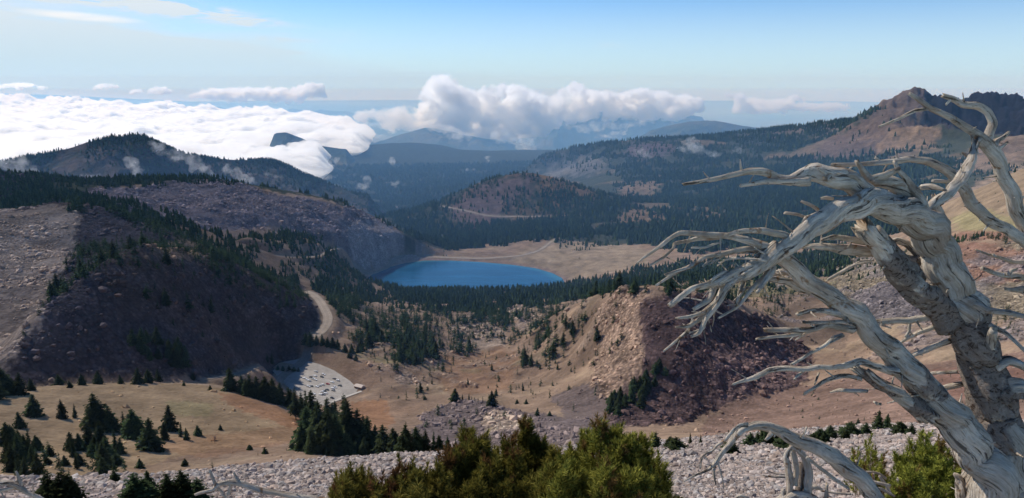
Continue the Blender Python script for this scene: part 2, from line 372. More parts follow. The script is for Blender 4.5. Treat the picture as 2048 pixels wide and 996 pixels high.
paint(region([(700, 440), (760, 440), (860, 490), (860, 508), (760, 508), (700, 490)], 10), GREYTAL*1.25, .9)
paint(region([(400, 480), (440, 462), (560, 452), (650, 468), (560, 480), (480, 490)], 8), TAN*.9, .3, .8)
paint(region([(300, 490), (380, 478), (410, 495), (400, 520), (330, 520), (270, 500)], 10), TAN*.85, .5, .85)
paint(region([(0, 400), (150, 355), (420, 345), (560, 370), (760, 400), (900, 480), (900, 500), (820, 480), (760, 432), (650, 395), (520, 376), (420, 358), (250, 372), (160, 380), (60, 420), (-400, 440), (-400, 300)], 8, r0=1500), FORESTF, .3)
paint(region([(470, 495), (640, 510), (740, 520), (740, 600), (640, 580), (500, 540)], 8), BROWN*1.1, .3, .6)
paint(region([(820, 466), (850, 462), (900, 480), (905, 495), (870, 492)], 3), ORANGE*1.1, .1)
# meadow
paint(region([(60, 775), (180, 765), (450, 772), (560, 815), (610, 850), (590, 880), (420, 900), (300, 930), (100, 960), (-300, 1000), (-300, 790)], 8, r0=235), np.array((.40, .275, .16)), .05)
paint(region([(430, 790), (480, 788), (560, 812), (612, 848), (600, 862), (540, 840), (470, 815)], 6, r0=235), ORANGE*1.15, .05, .9)
paint(region([(330, 800), (440, 810), (430, 835), (340, 830)], 10, r0=235), OLIVE*1.3, .05, .5)
paint(region([(300, 880), (430, 870), (600, 850), (610, 880), (420, 915), (320, 905)], 8, r0=235), ORANGE, .3, .5)
# between lot and lake
paint(region([(700, 800), (770, 800), (790, 850), (740, 870), (700, 830)], 6, r0=235), ORANGE*1.15, .1, .9)
paint(region([(850, 820), (940, 800), (1080, 830), (1200, 840), (1200, 900), (800, 900)], 12, r0=235), np.array((.19, .145, .13)), .55)
paint(region([(950, 835), (1000, 822), (1060, 840), (1070, 860), (980, 868)], 8, r0=235), PALEROCK, .9)
paint(region([(900, 700), (1000, 690), (1060, 720), (1000, 790), (900, 790), (870, 750)], 12), ORANGE*.95, .05, .5)
paint(region([(1100, 790), (1200, 760), (1300, 780), (1260, 860), (1130, 850)], 12), np.array((.17, .13, .12)), .5, .8)
for q in ([(900, 640), (960, 628), (1020, 650), (1010, 690), (950, 690), (905, 670)], [(770, 740), (830, 750), (850, 770), (800, 765)], [(840, 710), (890, 715), (900, 735), (860, 735)], [(1030, 640), (1070, 620), (1090, 640), (1050, 670)], [(980, 620), (1040, 610), (1060, 630), (1000, 640)]):
    paint(region(q, 12), PALEROCK*.95, .95, .9)
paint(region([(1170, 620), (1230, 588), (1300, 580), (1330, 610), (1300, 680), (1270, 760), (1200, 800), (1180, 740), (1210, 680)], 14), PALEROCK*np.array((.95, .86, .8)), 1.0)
paint(region([(1290, 600), (1400, 590), (1560, 640), (1600, 690), (1640, 720), (1600, 780), (1440, 820), (1380, 850), (1200, 850), (1240, 780), (1290, 700)], 30), np.array((.115, .075, .068)), .95)  # shaded side of the knob, its shade painted into the rock colour
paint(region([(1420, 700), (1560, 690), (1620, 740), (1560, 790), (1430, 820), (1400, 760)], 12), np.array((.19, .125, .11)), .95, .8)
# right-hand ground
paint(region([(1500, 790), (2100, 690), (2400, 690), (2400, 860), (1400, 870), (1420, 830)], 10, r0=300), np.array((.24, .155, .115)), .35)
paint(region([(1840, 750), (2100, 720), (2100, 800), (1800, 800)], 10, r0=300), RED, .2, .4)
paint(region([(1500, 560), (1620, 580), (1700, 640), (1690, 700), (1600, 690), (1540, 620)], 10), np.array((.22, .155, .11)), .1)
paint(region([(1640, 540), (1760, 500), (1900, 500), (2100, 480), (2400, 480), (2400, 640), (1900, 640), (1700, 620)], 14), np.array((.28, .22, .15)), .75)
paint(region([(1700, 580), (1790, 565), (1860, 590), (1870, 650), (1740, 650), (1690, 620)], 10), GREYTAL*.75, 1.0)
paint(region([(1900, 480), (2100, 500), (2100, 560), (1940, 570)], 10), RED*1.3, .4, .6)
paint(region([(1870, 420), (1960, 370), (2048, 330), (2400, 220), (2400, 470), (2048, 480), (1900, 475)], 6), np.array((.30, .215, .14)), .05)
paint(region([(1890, 430), (1980, 420), (2048, 440), (2048, 465), (1920, 462)], 10), OLIVE*1.25, .05, .7)
paint(region([(1900, 462), (2048, 465), (2048, 480), (1900, 478)], 4), RED*1.4, .05, .6)
paint(region([(1130, 485), (1200, 480), (1290, 500), (1300, 525), (1180, 560), (1130, 548), (1090, 530), (960, 518), (1060, 505)], 6, r0=1900, r1=2500), np.array((.36, .265, .175)), .1)
paint(region([(1380, 570), (1560, 540), (1700, 560), (1500, 600)], 12), OLIVE, .3, .6)
# wooded country
paint(region([(840, 500), (1100, 478), (1300, 492), (1450, 520), (1700, 500), (1860, 440), (1880, 400), (2048, 325), (2400, 230), (2400, 150), (1700, 220), (1300, 262), (900, 300), (640, 280), (560, 330), (640, 400), (780, 410), (860, 470)], 8, r0=2250), FORESTF*1.1, .45)
paint(((GR > 4600) & (PX < 1180))*1.0, FORESTF*1.0, .3)
for q, c, k in (
    ([(880, 420), (940, 380), (1060, 350), (1100, 352), (1040, 400), (990, 450), (960, 470), (900, 440)], (.20, .13, .11), .9),
    ([(1050, 348), (1130, 360), (1200, 390), (1180, 410), (1100, 400), (1060, 380)], (.26, .16, .09), .85),
    ([(1010, 400), (1120, 415), (1150, 440), (1060, 445), (990, 440)], (.24, .15, .09), .5),
    ([(1230, 375), (1300, 360), (1340, 372), (1300, 395), (1240, 395)], (.26, .18, .12), .9), ([(1230, 420), (1290, 415), (1340, 440), (1300, 455), (1240, 450)], (.25, .16, .10), .8),
    ([(1380, 410), (1440, 418), (1480, 440), (1400, 440)], (.25, .17, .11), .6), ([(1420, 340), (1500, 330), (1520, 345), (1440, 360)], (.22, .17, .11), .7),
    ([(1050, 335), (1160, 315), (1240, 320), (1200, 345), (1100, 355)], (.24, .21, .19), .7), ([(1250, 290), (1330, 278), (1360, 300), (1300, 320), (1240, 310)], (.17, .12, .12), .8),
    ([(1440, 278), (1520, 262), (1640, 250), (1740, 236), (1700, 262), (1560, 280)], (.22, .17, .14), .6),
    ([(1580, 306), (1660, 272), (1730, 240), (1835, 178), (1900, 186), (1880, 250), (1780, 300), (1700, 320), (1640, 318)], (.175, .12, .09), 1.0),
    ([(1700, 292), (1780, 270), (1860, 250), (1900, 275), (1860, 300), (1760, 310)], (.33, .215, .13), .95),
    ([(1838, 184), (1900, 188), (1940, 180), (2010, 203), (2400, 210), (2400, 270), (2048, 275), (1900, 265), (1860, 250), (1840, 215)], (.10, .075, .08), 1.0),  # mountain's shaded right face, darkened in colour
    ([(1880, 340), (1960, 290), (2048, 270), (2400, 260), (2400, 300), (2048, 320), (1960, 345)], (.27, .185, .13), .9),
    ([(1780, 340), (1860, 330), (1900, 350), (1840, 365)], (.25, .18, .10), .6)):
    paint(region(q, 12), np.array(c), .6, k)
paint(((GR > 6700) & (PX > 1150))*1.0, FORESTF, .3)
cln = fbm(X, Y, 420, 5, 180, .55)
paint(sstep(.20, .36, cln)*(GR > 2250)*(GR < 6500)*sstep(1150, 1250, PX), np.array((.21, .15, .095)), .4, .75)
paint(sstep(.25, .5, fbm(X, Y, 260, 5, 190))*(GR > 4300)*(PX > 1560)*(PY < 330), np.array((.26, .165, .10)), .6, .5)
paint(region([(1842, 184), (1900, 186), (1940, 176), (2010, 198), (2400, 205), (2400, 268), (2048, 272), (1920, 262), (1870, 250), (1850, 225)], 6, r0=4500), np.array((.022, .019, .024)), .9)  # same right face again: shade painted in, nearly black
ROCK = ROCK*(1-.55*sstep(.0, .45, fbm(X, Y, 110, 4, 200))*(GR > 240))
gul = fbm(X*.9+Y*.25, Y*.22-X*.06, 26, 4, 210, .55)

mroll = region([(680, 600), (1140, 600), (1230, 585), (1320, 590), (1290, 660), (1260, 760), (1120, 790), (1000, 760), (880, 800), (780, 780), (700, 700)], 16, r0=760, r1=1700)
kn = fbm(X, Y, 150, 4, 140, .55, 1); kn2 = fbm(X, Y, 60, 4, 150, .6, 1)
paint(sstep(.42, .62, kn)*sstep(.2, .5, kn2)*mroll, PALEROCK*.85, .95, .5)
paint(sstep(.25, .5, fbm(X, Y, 80, 4, 160))*mroll, OLIVE*1.2, .1, .5)
mright = region([(1560, 540), (1900, 500), (2300, 480), (2300, 720), (1700, 720), (1560, 640)], 16, r0=600, r1=1700)
paint(sstep(.40, .62, kn)*mright, GREYTAL*.9, .95, .7)
# left talus: pale blocks low down, brush higher up
paint(sstep(.1, .5, fbm(X, Y, 70, 4, 170))*region([(-100, 640), (600, 620), (520, 710), (400, 750), (0, 780)], 10, r0=560, r1=1000), GREYTAL*.8, 1.0, .7)
# shore
dl = seg_dist(X.ravel(), Y.ravel(), LAKE+[LAKE[0]]).reshape(X.shape)
inl = inpoly(X, Y, LAKE)
sd = np.where(inl, -dl, dl)
dlot = seg_dist(X.ravel(), Y.ravel(), LOT+[LOT[0]]).reshape(X.shape); dlot = np.where(inpoly(X, Y, LOT), -dlot, dlot)
droad = np.full(X.shape, 1e9); zroad = np.zeros(X.shape)
for nm, q, w, lb in ROADS:
    x0, y0 = q[:, :2].min(0)-60; x1, y1 = q[:, :2].max(0)+60
    idx = np.nonzero((X > x0) & (X < x1) & (Y > y0) & (Y < y1))
    xx, yy = X[idx], Y[idx]; best = np.full(xx.shape, 1e9); bz = np.zeros(xx.shape)
    for a, b in zip(q[:-1], q[1:]):
        vx, vy = b[0]-a[0], b[1]-a[1]; t_ = np.clip(((xx-a[0])*vx+(yy-a[1])*vy)/(vx*vx+vy*vy+1e-9), 0, 1)
        d_ = np.hypot(xx-a[0]-t_*vx, yy-a[1]-t_*vy); z_ = a[2]+(b[2]-a[2])*t_
        k_ = d_ < best; best = np.where(k_, d_, best); bz = np.where(k_, z_, bz)
    best = best-w/2
    k_ = best < droad[idx]; zroad[idx] = np.where(k_, bz, zroad[idx]); droad[idx] = np.where(k_, best, droad[idx])
# ------------------------------------------------ relief
cell = GR*0.00135
def band(wl): return sstep(1.0, 2.6, wl/cell)
big = fbm(X, Y, 420, 3, 70)*9*sstep(300, 900, GR)*(GR/2500).clip(.3, 1.8)
mid = (fbm(X, Y, 120, 3, 71)*4.5+fbm(X, Y, 38, 3, 72)*1.6*band(20))*sstep(150, 500, GR)*(.35+ROCK)
crag = (fbm(X, Y, 160, 5, 74, .55, 1)-.33)*18*sstep(.45, .95, ROCK)*sstep(400, 900, GR)*(GR/2200).clip(.4, 3.2)+(fbm(X, Y, 850, 6, 220, .6, 1)-.3)*120*sstep(4700, 5300, GR)*sstep(1600, 1800, PX)*(GR < 6400)+(kn-.33)*9*mroll+(kn-.33)*8*mright
bould = ((np.maximum(fbm(X, Y, 9, 2, 75, .6), -.2)-.1)*1.9*band(7)+(np.maximum(fbm(X, Y, 22, 2, 76, .6, 2), 0)-.2)*2.2*band(14))*sstep(.35, .9, ROCK)*sstep(150, 450, GR)
fine = fbm(X, Y, 6, 3, 77)*.35*sstep(30, 120, GR)+fbm(X, Y, 2.2, 3, 78)*.10*sstep(6, 30, GR)+fbm(X, Y, 12, 3, 79)*.5*sstep(10, 40, GR)
damp = sstep(0, 60, droad)*sstep(0, 50, dlot)*sstep(-5, 110, sd)
flatm = 1-region([(60, 775), (180, 765), (450, 772), (560, 815), (610, 850), (590, 880), (420, 900), (100, 960), (-300, 1000), (-300, 790)], 8, r0=260)*.8
Z = Z+(big+mid*flatm+crag+bould)*damp+fine*sstep(0, 15, dlot)*sstep(0, 10, droad)
# road bench, lot, lake bed
f = 1-sstep(1.5, 18, droad); Z = Z*(1-f)+(zroad-.0)*f
f = 1-sstep(2, 30, dlot); Z = Z*(1-f)+PZ*f
f = 1-sstep(0, 70, sd); Z = Z*(1-f)+(LZ+np.clip(sd*.06, -12, 5))*f
paint(1-sstep(2, 24, sd+nB*10), np.array((.29, .20, .165)), .05, .9)
paint((1-sstep(0, 9, droad+nB*4)), np.array((.27, .205, .15)), .1, .8)
T = Z/GR; PX, PY = proj(X, Y, Z)
TMAX = np.maximum.accumulate(T, axis=0); VIS = T >= TMAX-.004
COL *= (1+.22*gul[..., None]*(GR > 240)[..., None])
COL *= (1+.22*nB[..., None]+.12*fbm(X, Y, 7, 3, 9)[..., None])
COL = COL.clip(.01, .9)
iv = np.interp
def gidx(a, v):
    x = np.interp(a, gA, np.arange(len(gA))); y = np.interp(v, gV, np.arange(NR))
    x = np.clip(x, 0, len(gA)-1.001); y = np.clip(y, 0, NR-1.001)
    return x, y
def sample(G, x, y):
    a = np.arctan2(x, y); v = np.log(np.hypot(x, y)+1e-6); gx_, gy_ = gidx(a, v)
    xi = gx_.astype(int); yi = gy_.astype(int); fx = gx_-xi; fy = gy_-yi
    return (G[yi, xi]*(1-fx)+G[yi, xi+1]*fx)*(1-fy)+(G[yi+1, xi]*(1-fx)+G[yi+1, xi+1]*fx)*fy
def ground_z(x, y): return float(sample(Z, np.array([x]), np.array([y]))[0])
def visible(x, y):
    a = np.arctan2(x, y); v = np.log(np.hypot(x, y)+1e-6); gx_, gy_ = gidx(a, v); return VIS[gy_.astype(int), gx_.astype(int)]
def hit(px, py, rmin=2.0):
    a, t = azt(px, py); col = int(round(float(np.interp(float(a), gA, np.arange(len(gA))))))
    tt = T[:, col]; k0 = np.searchsorted(gV, math.log(rmin)); k = k0+np.argmax(tt[k0:] >= float(t))
    if tt[k] < float(t): k = k0+int(np.argmax(tt[k0:]))
    r = math.exp(gV[k]); return (r*math.sin(float(a)), r*math.cos(float(a)), Z[k, col])
idx = np.arange(NR*len(gA)).reshape(NR, len(gA))
FQ = np.stack([idx[:-1, :-1], idx[:-1, 1:], idx[1:, 1:], idx[1:, :-1]], -1).reshape(-1, 4)
# ================================================================ GROUND MATERIAL
def ground_material():
    m, nt, out = newmat('ground_soil_and_rock')
    pos = nt.new('ShaderNodeNewGeometry').outputs['Position']
    col = nt.attr('albedo'); rock = nt.attr('rock', 'Fac'); rng_ = nt.attr('range', 'Fac')
    # three sizes of stone; the small ones only matter close by
    near = nt.mr(rng_, 60, 300, 1, 0)
    midw = nt.mr(rng_, 1500, 4000, 1, 0.25)
    v1 = nt.voro(pos, 2.2); v2 = nt.voro(pos, .28); v3 = nt.voro(pos, .085)
    c2 = nt.new('ShaderNodeSeparateColor', {0: nt.voro(pos, .28, 'Color')}).outputs[0]
    c1 = nt.new('ShaderNodeSeparateColor', {0: nt.voro(pos, 2.2, 'Color')}).outputs[0]
    n1 = nt.noise(pos, .03, 6, .62); n2 = nt.noise(pos, .4, 5, .6); n3 = nt.noise(pos, 6, 4, .6)
    stone = nt.math('ADD', nt.math('MULTIPLY', nt.mr(c2, 0, 1, .8, 1.45), 1.0), 0)
    stone = nt.math('MULTIPLY', stone, nt.mr(v2, .25, .75, 1.1, .62))
    stone = nt.math('MULTIPLY', stone, nt.mr(v3, .2, .8, 1.1, .75))
    k = nt.math('MULTIPLY', rock, midw)
    shade = nt.math('ADD', nt.math('MULTIPLY', stone, k), nt.math('SUBTRACT', 1.0, k))
    shade = nt.math('MULTIPLY', shade, nt.mr(n1, .3, .7, .7, 1.3))
    shade = nt.math('MULTIPLY', shade, nt.mr(n2, .3, .7, .82, 1.18))
    pebb = nt.math('MULTIPLY', nt.mr(c1, 0, 1, .85, 1.5), nt.mr(v1, .2, .8, 1.1, .6))
    pk = nt.math('MULTIPLY', near, .9)
    shade = nt.math('MULTIPLY', shade, nt.math('ADD', nt.math('MULTIPLY', pebb, pk), nt.math('SUBTRACT', 1.0, pk)))
    fin = nt.mix(1.0, col, nt.new('ShaderNodeCombineColor', {0: shade, 1: shade, 2: shade}).outputs[0], 'MULTIPLY')
    h = nt.math('MULTIPLY', nt.math('MULTIPLY', nt.mr(v2, 0, .8, 1, 0), 1.1), rock)
    h = nt.math('ADD', h, nt.math('MULTIPLY', nt.math('MULTIPLY', nt.mr(v3, 0, .8, 1, 0), 1.8), rock))
    h = nt.math('ADD', h, nt.math('MULTIPLY', n2, .8))
    h = nt.math('ADD', h, nt.math('MULTIPLY', nt.math('MULTIPLY', nt.mr(v1, 0, .8, 1, 0), .22), near))
    b = nt.new('ShaderNodeBump', {'Height': h, 'Distance': 1.0, 'Strength': .9})
    s = nt.new('ShaderNodeBsdfDiffuse', {'Color': fin, 'Roughness': .9, 'Normal': b.outputs[0]})
    nt.l.new(s.outputs[0], out.inputs[0])
    return m
MG = ground_material()
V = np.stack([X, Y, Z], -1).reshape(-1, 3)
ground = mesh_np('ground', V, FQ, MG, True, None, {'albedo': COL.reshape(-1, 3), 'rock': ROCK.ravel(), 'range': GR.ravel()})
tag(ground, kind='structure')
# low plain beyond, out to the horizon
def plain():
    rr = np.array([9500, 13000, 20000, 40000, 80000, 150000.]); aa = np.linspace(-1.4, 1.4, 60)
    A, RR = np.meshgrid(aa, rr); Zp = np.where(RR < 10000, -1500, -1750)+0*A - (RR/1000)**2*.0785*.9
    i = np.arange(A.size).reshape(A.shape)
    F = np.stack([i[:-1, :-1], i[:-1, 1:], i[1:, 1:], i[1:, :-1]], -1).reshape(-1, 4)
    m, nt, out = newmat('plain_land')
    pos = nt.new('ShaderNodeNewGeometry').outputs['Position']
    c = nt.mix(nt.mr(nt.noise(pos, .00025, 6, .6), .4, .6), (.05, .06, .035, 1), (.20, .16, .10, 1))
    s = nt.new('ShaderNodeBsdfDiffuse', {'Color': c}); nt.l.new(s.outputs[0], out.inputs[0])
    return tag(mesh_np('land', np.stack([RR*np.sin(A), RR*np.cos(A), Zp], -1).reshape(-1, 3), F, m), kind='structure')
plain()
# far ranges: each its own ridge
def far_material(name, c0, c1, sc):
    m, nt, out = newmat(name)
    pos = nt.new('ShaderNodeNewGeometry').outputs['Position']
    n = nt.noise(pos, sc, 7, .65)
    n2 = nt.noise(pos, sc*7, 5, .7)
    c = nt.mix(nt.mr(n, .45, .62), (*c0, 1), (*c1, 1))
    h = nt.math('ADD', nt.math('MULTIPLY', n, 120), nt.math('MULTIPLY', n2, 40))
    b = nt.new('ShaderNodeBump', {'Height': h, 'Distance': 1.0, 'Strength': .7})
    s = nt.new('ShaderNodeBsdfDiffuse', {'Color': c, 'Normal': b.outputs[0]}); nt.l.new(s.outputs[0], out.inputs[0])
    return m
MFAR = far_material('far_forest', (.035, .045, .03), (.09, .08, .05), .0012)
def ridge(name, crest, depth, zb, amp, seed, mat=None, n=500, rows=70, cols=None, end=.2):
    """crest: (px, py, r); a mountain with front and back slopes of given horizontal depth"""
    c = np.array(crest, float); xs = np.linspace(c[0, 0], c[-1, 0], n)
    py = np.interp(xs, c[:, 0], c[:, 1]); rr = np.interp(xs, c[:, 0], c[:, 2])
    k = np.ones(9)/9; 
    pp = np.convolve(np.pad(py, 4, 'edge'), k, 'valid'); py = pp
    a, t = azt(xs, py); zc = rr*t
    s = np.r_[-np.geomspace(1, .004, rows), np.geomspace(.004, 1, rows//3)]
    A, S = np.meshgrid(a, s); RR = rr[None]+S*depth
    x = RR*np.sin(A); y = RR*np.cos(A)
    h = 1-np.abs(S)**.82
    ee = np.linspace(0, 1, n); et = np.minimum(1, np.minimum(ee, 1-ee)/end)**.7; zz = zb+(zc[None]-zb)*h*et[None]
    nz = fbm(x, y, depth*.45, 5, seed, .55, 1)
    zz = zz+nz*amp*(np.minimum(1, np.abs(S)*5+.12))*np.minimum(1, (1-np.abs(S))*4)
    zz = zz+fbm(x, y, depth*.09, 4, seed+9, .5)*amp*.22*np.minimum(1, np.abs(S)*8+.1)
    i = np.arange(A.size).reshape(A.shape)
    F = np.stack([i[:-1, :-1], i[:-1, 1:], i[1:, 1:], i[1:, :-1]], -1).reshape(-1, 4)
    return tag(mesh_np(name, np.stack([x, y, zz], -1).reshape(-1, 3), F, mat or MFAR), kind='structure'), (x, y, zz)
ridge('hills', [(-500, 180, 52000), (0, 187, 50000), (90, 190, 50000), (180, 194, 50000), (300, 199, 50000), (400, 205, 50000), (520, 207, 50000), (640, 211, 50000), (740, 212, 50000), (900, 215, 50000), (1080, 219, 50000), (1200, 222, 50000)], 9000, -1900, 260, 3)
ridge('hills', [(-500, 196, 33000), (0, 198, 33000), (100, 203, 33000), (200, 210, 33000), (330, 209, 33000), (420, 216, 33000), (560, 222, 33000), (700, 224, 33000), (820, 232, 33000), (950, 236, 33000)], 7000, -1800, 260, 5)
ridge('hills', [(880, 262, 21000), (960, 240, 21000), (1040, 226, 21000), (1110, 220, 21000), (1180, 219, 21000), (1250, 224, 21000), (1330, 234, 21000), (1410, 246, 21000), (1500, 262, 20500), (1560, 275, 20000)], 6000, -1800, 380, 7)
ridge('hills', [(1200, 300, 12500), (1260, 276, 12500), (1330, 254, 12500), (1380, 243, 12500), (1430, 242, 12500), (1480, 250, 12500), (1560, 263, 12500), (1640, 272, 12500), (1700, 285, 12500)], 3200, -1300, 150, 9)
ridge('hills', [(640, 300, 14500), (740, 290, 14500), (800, 268, 14500), (850, 256, 14500), (900, 262, 14500), (960, 276, 14500), (1040, 290, 14000), (1150, 300, 14000)], 3500, -1500, 160, 12)
ridge('hills', [(1540, 258, 26000), (1640, 254, 26000), (1750, 248, 26000), (1850, 245, 26000), (2400, 240, 26000)], 6000, -1800, 160, 14)
ridge('hills', [(1300, 243, 60000), (1500, 240, 60000), (1700, 240, 60000), (2400, 236, 60000)], 9000, -2100, 160, 15)
# the dark mountain standing out of the cloud on the left, and the lone cone behind it
MHILL = far_material('dark_forest_and_scree', (.038, .042, .032), (.10, .075, .065), .004)  # random mix of dark forest green and brown scree
hillL, HL = ridge('mountain', [(-500, 360, 4300), (-200, 345, 4300), (0, 322, 4300), (60, 310, 4300), (130, 298, 4300), (190, 281, 4300), (225, 271, 4300), (240, 274, 4300), (262, 266, 4300), (290, 270, 4300), (330, 290, 4300), (370, 308, 4300), (430, 318, 4300), (500, 321, 4250), (545, 320, 4200), (580, 332, 4150), (610, 348, 4100), (650, 366, 4050), (700, 385, 4000), (760, 400, 3950), (800, 420, 3900)], 1500, -900, 75, 21, MHILL, 900, 120, end=.05)
ridge('mountain', [(500, 300, 8000), (530, 280, 8000), (552, 266, 8000), (572, 264, 8000), (600, 274, 8000), (640, 290, 8000), (680, 296, 8000), (740, 300, 8000)], 1800, -1100, 60, 25)
# lake
def lake():
    p = np.array(LAKE); 
    q = p
    for _ in range(3):
        r_ = np.empty((2*len(q), 2)); r_[0::2] = q*.75+np.roll(q, -1, 0)*.25; r_[1::2] = q*.25+np.roll(q, -1, 0)*.75; q = r_
    c = q.mean(0); q = c+(q-c)*1.05
    n = len(q); ks = [.3, .6, .8, .9, .95, 1.0]; V = [(*c, LZ)]; at = [0.]
    for k in ks: V += [(*(c+(p_-c)*k), LZ) for p_ in q]; at += [k]*n
    F3 = np.array([(0, 1+i, 1+(i+1) % n) for i in range(n)]); F4 = np.array([(1+j*n+i, 1+(j+1)*n+i, 1+(j+1)*n+(i+1) % n, 1+j*n+(i+1) % n) for j in range(len(ks)-1) for i in range(n)]); F = [F3, F4]
    m, nt, out = newmat('lake_water')
    pos = nt.new('ShaderNodeNewGeometry').outputs['Position']
    n1 = nt.noise(nt.scl(pos, (.006, .02, 1)), 1, 4, .6); n2 = nt.noise(pos, .5, 4, .6)
    d = nt.attr('shore', 'Fac')
    c = nt.mix(nt.mr(n1, .35, .65), (.004, .045, .105, 1), (.007, .070, .155, 1))
    c = nt.mix(nt.mr(nt.math('ADD', d, nt.math('MULTIPLY', nt.math('SUBTRACT', n1, .5), .12)), .82, 1.0), c, (.035, .15, .20, 1))
    b = nt.new('ShaderNodeBump', {'Height': n2, 'Distance': .25, 'Strength': .6})
    s = nt.new('ShaderNodeBsdfPrincipled', {'Base Color': c, 'Roughness': .16, 'IOR': 1.33, 'Specular IOR Level': .35, 'Normal': b.outputs[0]})
    nt.l.new(s.outputs[0], out.inputs[0])
    return tag(mesh_np('water', V, F, m, False, None, {'shore': np.array(at)}), kind='structure')
lake()
# roads and lot
def asphalt(name, base):
    m, nt, out = newmat(name)
    pos = nt.new('ShaderNodeNewGeometry').outputs['Position']; e = nt.attr('across', 'Fac')
    n = nt.noise(pos, .25, 6, .65); n2 = nt.noise(pos, .04, 3, .6)
    k = nt.math('MULTIPLY', nt.mr(n, .3, .7, .85, 1.15), nt.mr(n2, .3, .7, .85, 1.15))
    line = nt.mr(nt.math('ABSOLUTE', nt.math('SUBTRACT', nt.math('ABSOLUTE', e), .42)), 0, .09, 1.0, 0)
    k = nt.math('ADD', k, nt.math('MULTIPLY', line, .25))
    c = nt.mix(1.0, (*base, 1), nt.new('ShaderNodeCombineColor', {0: k, 1: k, 2: k}).outputs[0], 'MULTIPLY')
    s = nt.new('ShaderNodeBsdfDiffuse', {'Color': c}); nt.l.new(s.outputs[0], out.inputs[0]); return m
MROAD = asphalt('weathered_asphalt', (.23, .19, .155))
for nm, q, w, lb in ROADS:
    d = np.gradient(q[:, :2], axis=0); d /= np.linalg.norm(d, axis=1)[:, None]+1e-9; nrm = np.c_[d[:, 1], -d[:, 0]]
    us = np.linspace(-1, 1, 7)
    Vr = np.concatenate([np.c_[q[:, :2]+nrm*u*w/2, q[:, 2]+.25] for u in us]).reshape(7, len(q), 3).transpose(1, 0, 2)
    zz = sample(Z, Vr[..., 0].ravel(), Vr[..., 1].ravel()).reshape(Vr.shape[:2])
    Vr[..., 2] = zz+.45
    i = np.arange(len(q)*7).reshape(len(q), 7)
    F = np.stack([i[:-1, :-1], i[:-1, 1:], i[1:, 1:], i[1:, :-1]], -1).reshape(-1, 4)
    tag(mesh_np('road', Vr.reshape(-1, 3), F, MROAD, True, None, {'across': np.tile(us, len(q))}), kind='structure')
def poly_sheet(name, pts, z, mat, k=1.0):
    q = np.array(pts); c = q.mean(0); q = c+(q-c)*k
    V = [(*c, z)]+[(x, y, z) for x, y in q]; n = len(q)
    return mesh_np(name, V, np.array([(0, 1+i, 1+(i+1) % n) for i in range(n)]), mat, False)
MLOT = asphalt('car_park_asphalt', (.30, .27, .24))
tag(poly_sheet('car_park', LOT, PZ+.25, MLOT), kind='structure')
bx_ = []
for k_ in range(6):
    for j_ in range(16):
        c_ = np.array(on_plane(612+j_*4.2+k_*3, 752+k_*9+j_*.9, PZ)); d1_ = np.array((math.cos(R(-28+90+0)), math.sin(R(62)))); d2_ = np.array((-d1_[1], d1_[0]))
        if inpoly(np.array([c_[0]]), np.array([c_[1]]), LOT)[0]: bx_.append([(*(c_+d1_*a+d2_*b), PZ+.256) for a, b in ((-2.6, -.07), (2.6, -.07), (2.6, .07), (-2.6, .07))])
tag(mesh_np('bay_markings', np.array(bx_).reshape(-1, 3), np.arange(len(bx_)*4).reshape(-1, 4), simple('bay_paint', (.6, .6, .58)), False), kind='structure')
tag(poly_sheet('traffic_island', ISLAND, PZ+.4, simple('island_soil', (.24, .18, .12), vary=.3, scale=.2)), kind='structure')
# ================================================================ CONIFERS
def needle_material(name, c0, c1, shade_attr=True):
    m, nt, out = newmat(name)
    oi = nt.new('ShaderNodeObjectInfo').outputs['Random']
    k = nt.attr('tint', 'Fac')
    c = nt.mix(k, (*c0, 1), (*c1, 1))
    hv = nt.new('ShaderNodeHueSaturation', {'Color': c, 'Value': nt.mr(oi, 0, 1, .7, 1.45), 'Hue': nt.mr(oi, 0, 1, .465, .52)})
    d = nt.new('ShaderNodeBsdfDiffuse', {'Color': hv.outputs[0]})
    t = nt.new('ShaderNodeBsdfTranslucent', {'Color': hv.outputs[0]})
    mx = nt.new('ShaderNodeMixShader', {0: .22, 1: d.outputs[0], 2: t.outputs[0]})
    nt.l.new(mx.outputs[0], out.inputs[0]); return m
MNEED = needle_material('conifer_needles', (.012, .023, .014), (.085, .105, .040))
MTRUNK = simple('conifer_bark', (.10, .075, .06), vary=.4, scale=3)
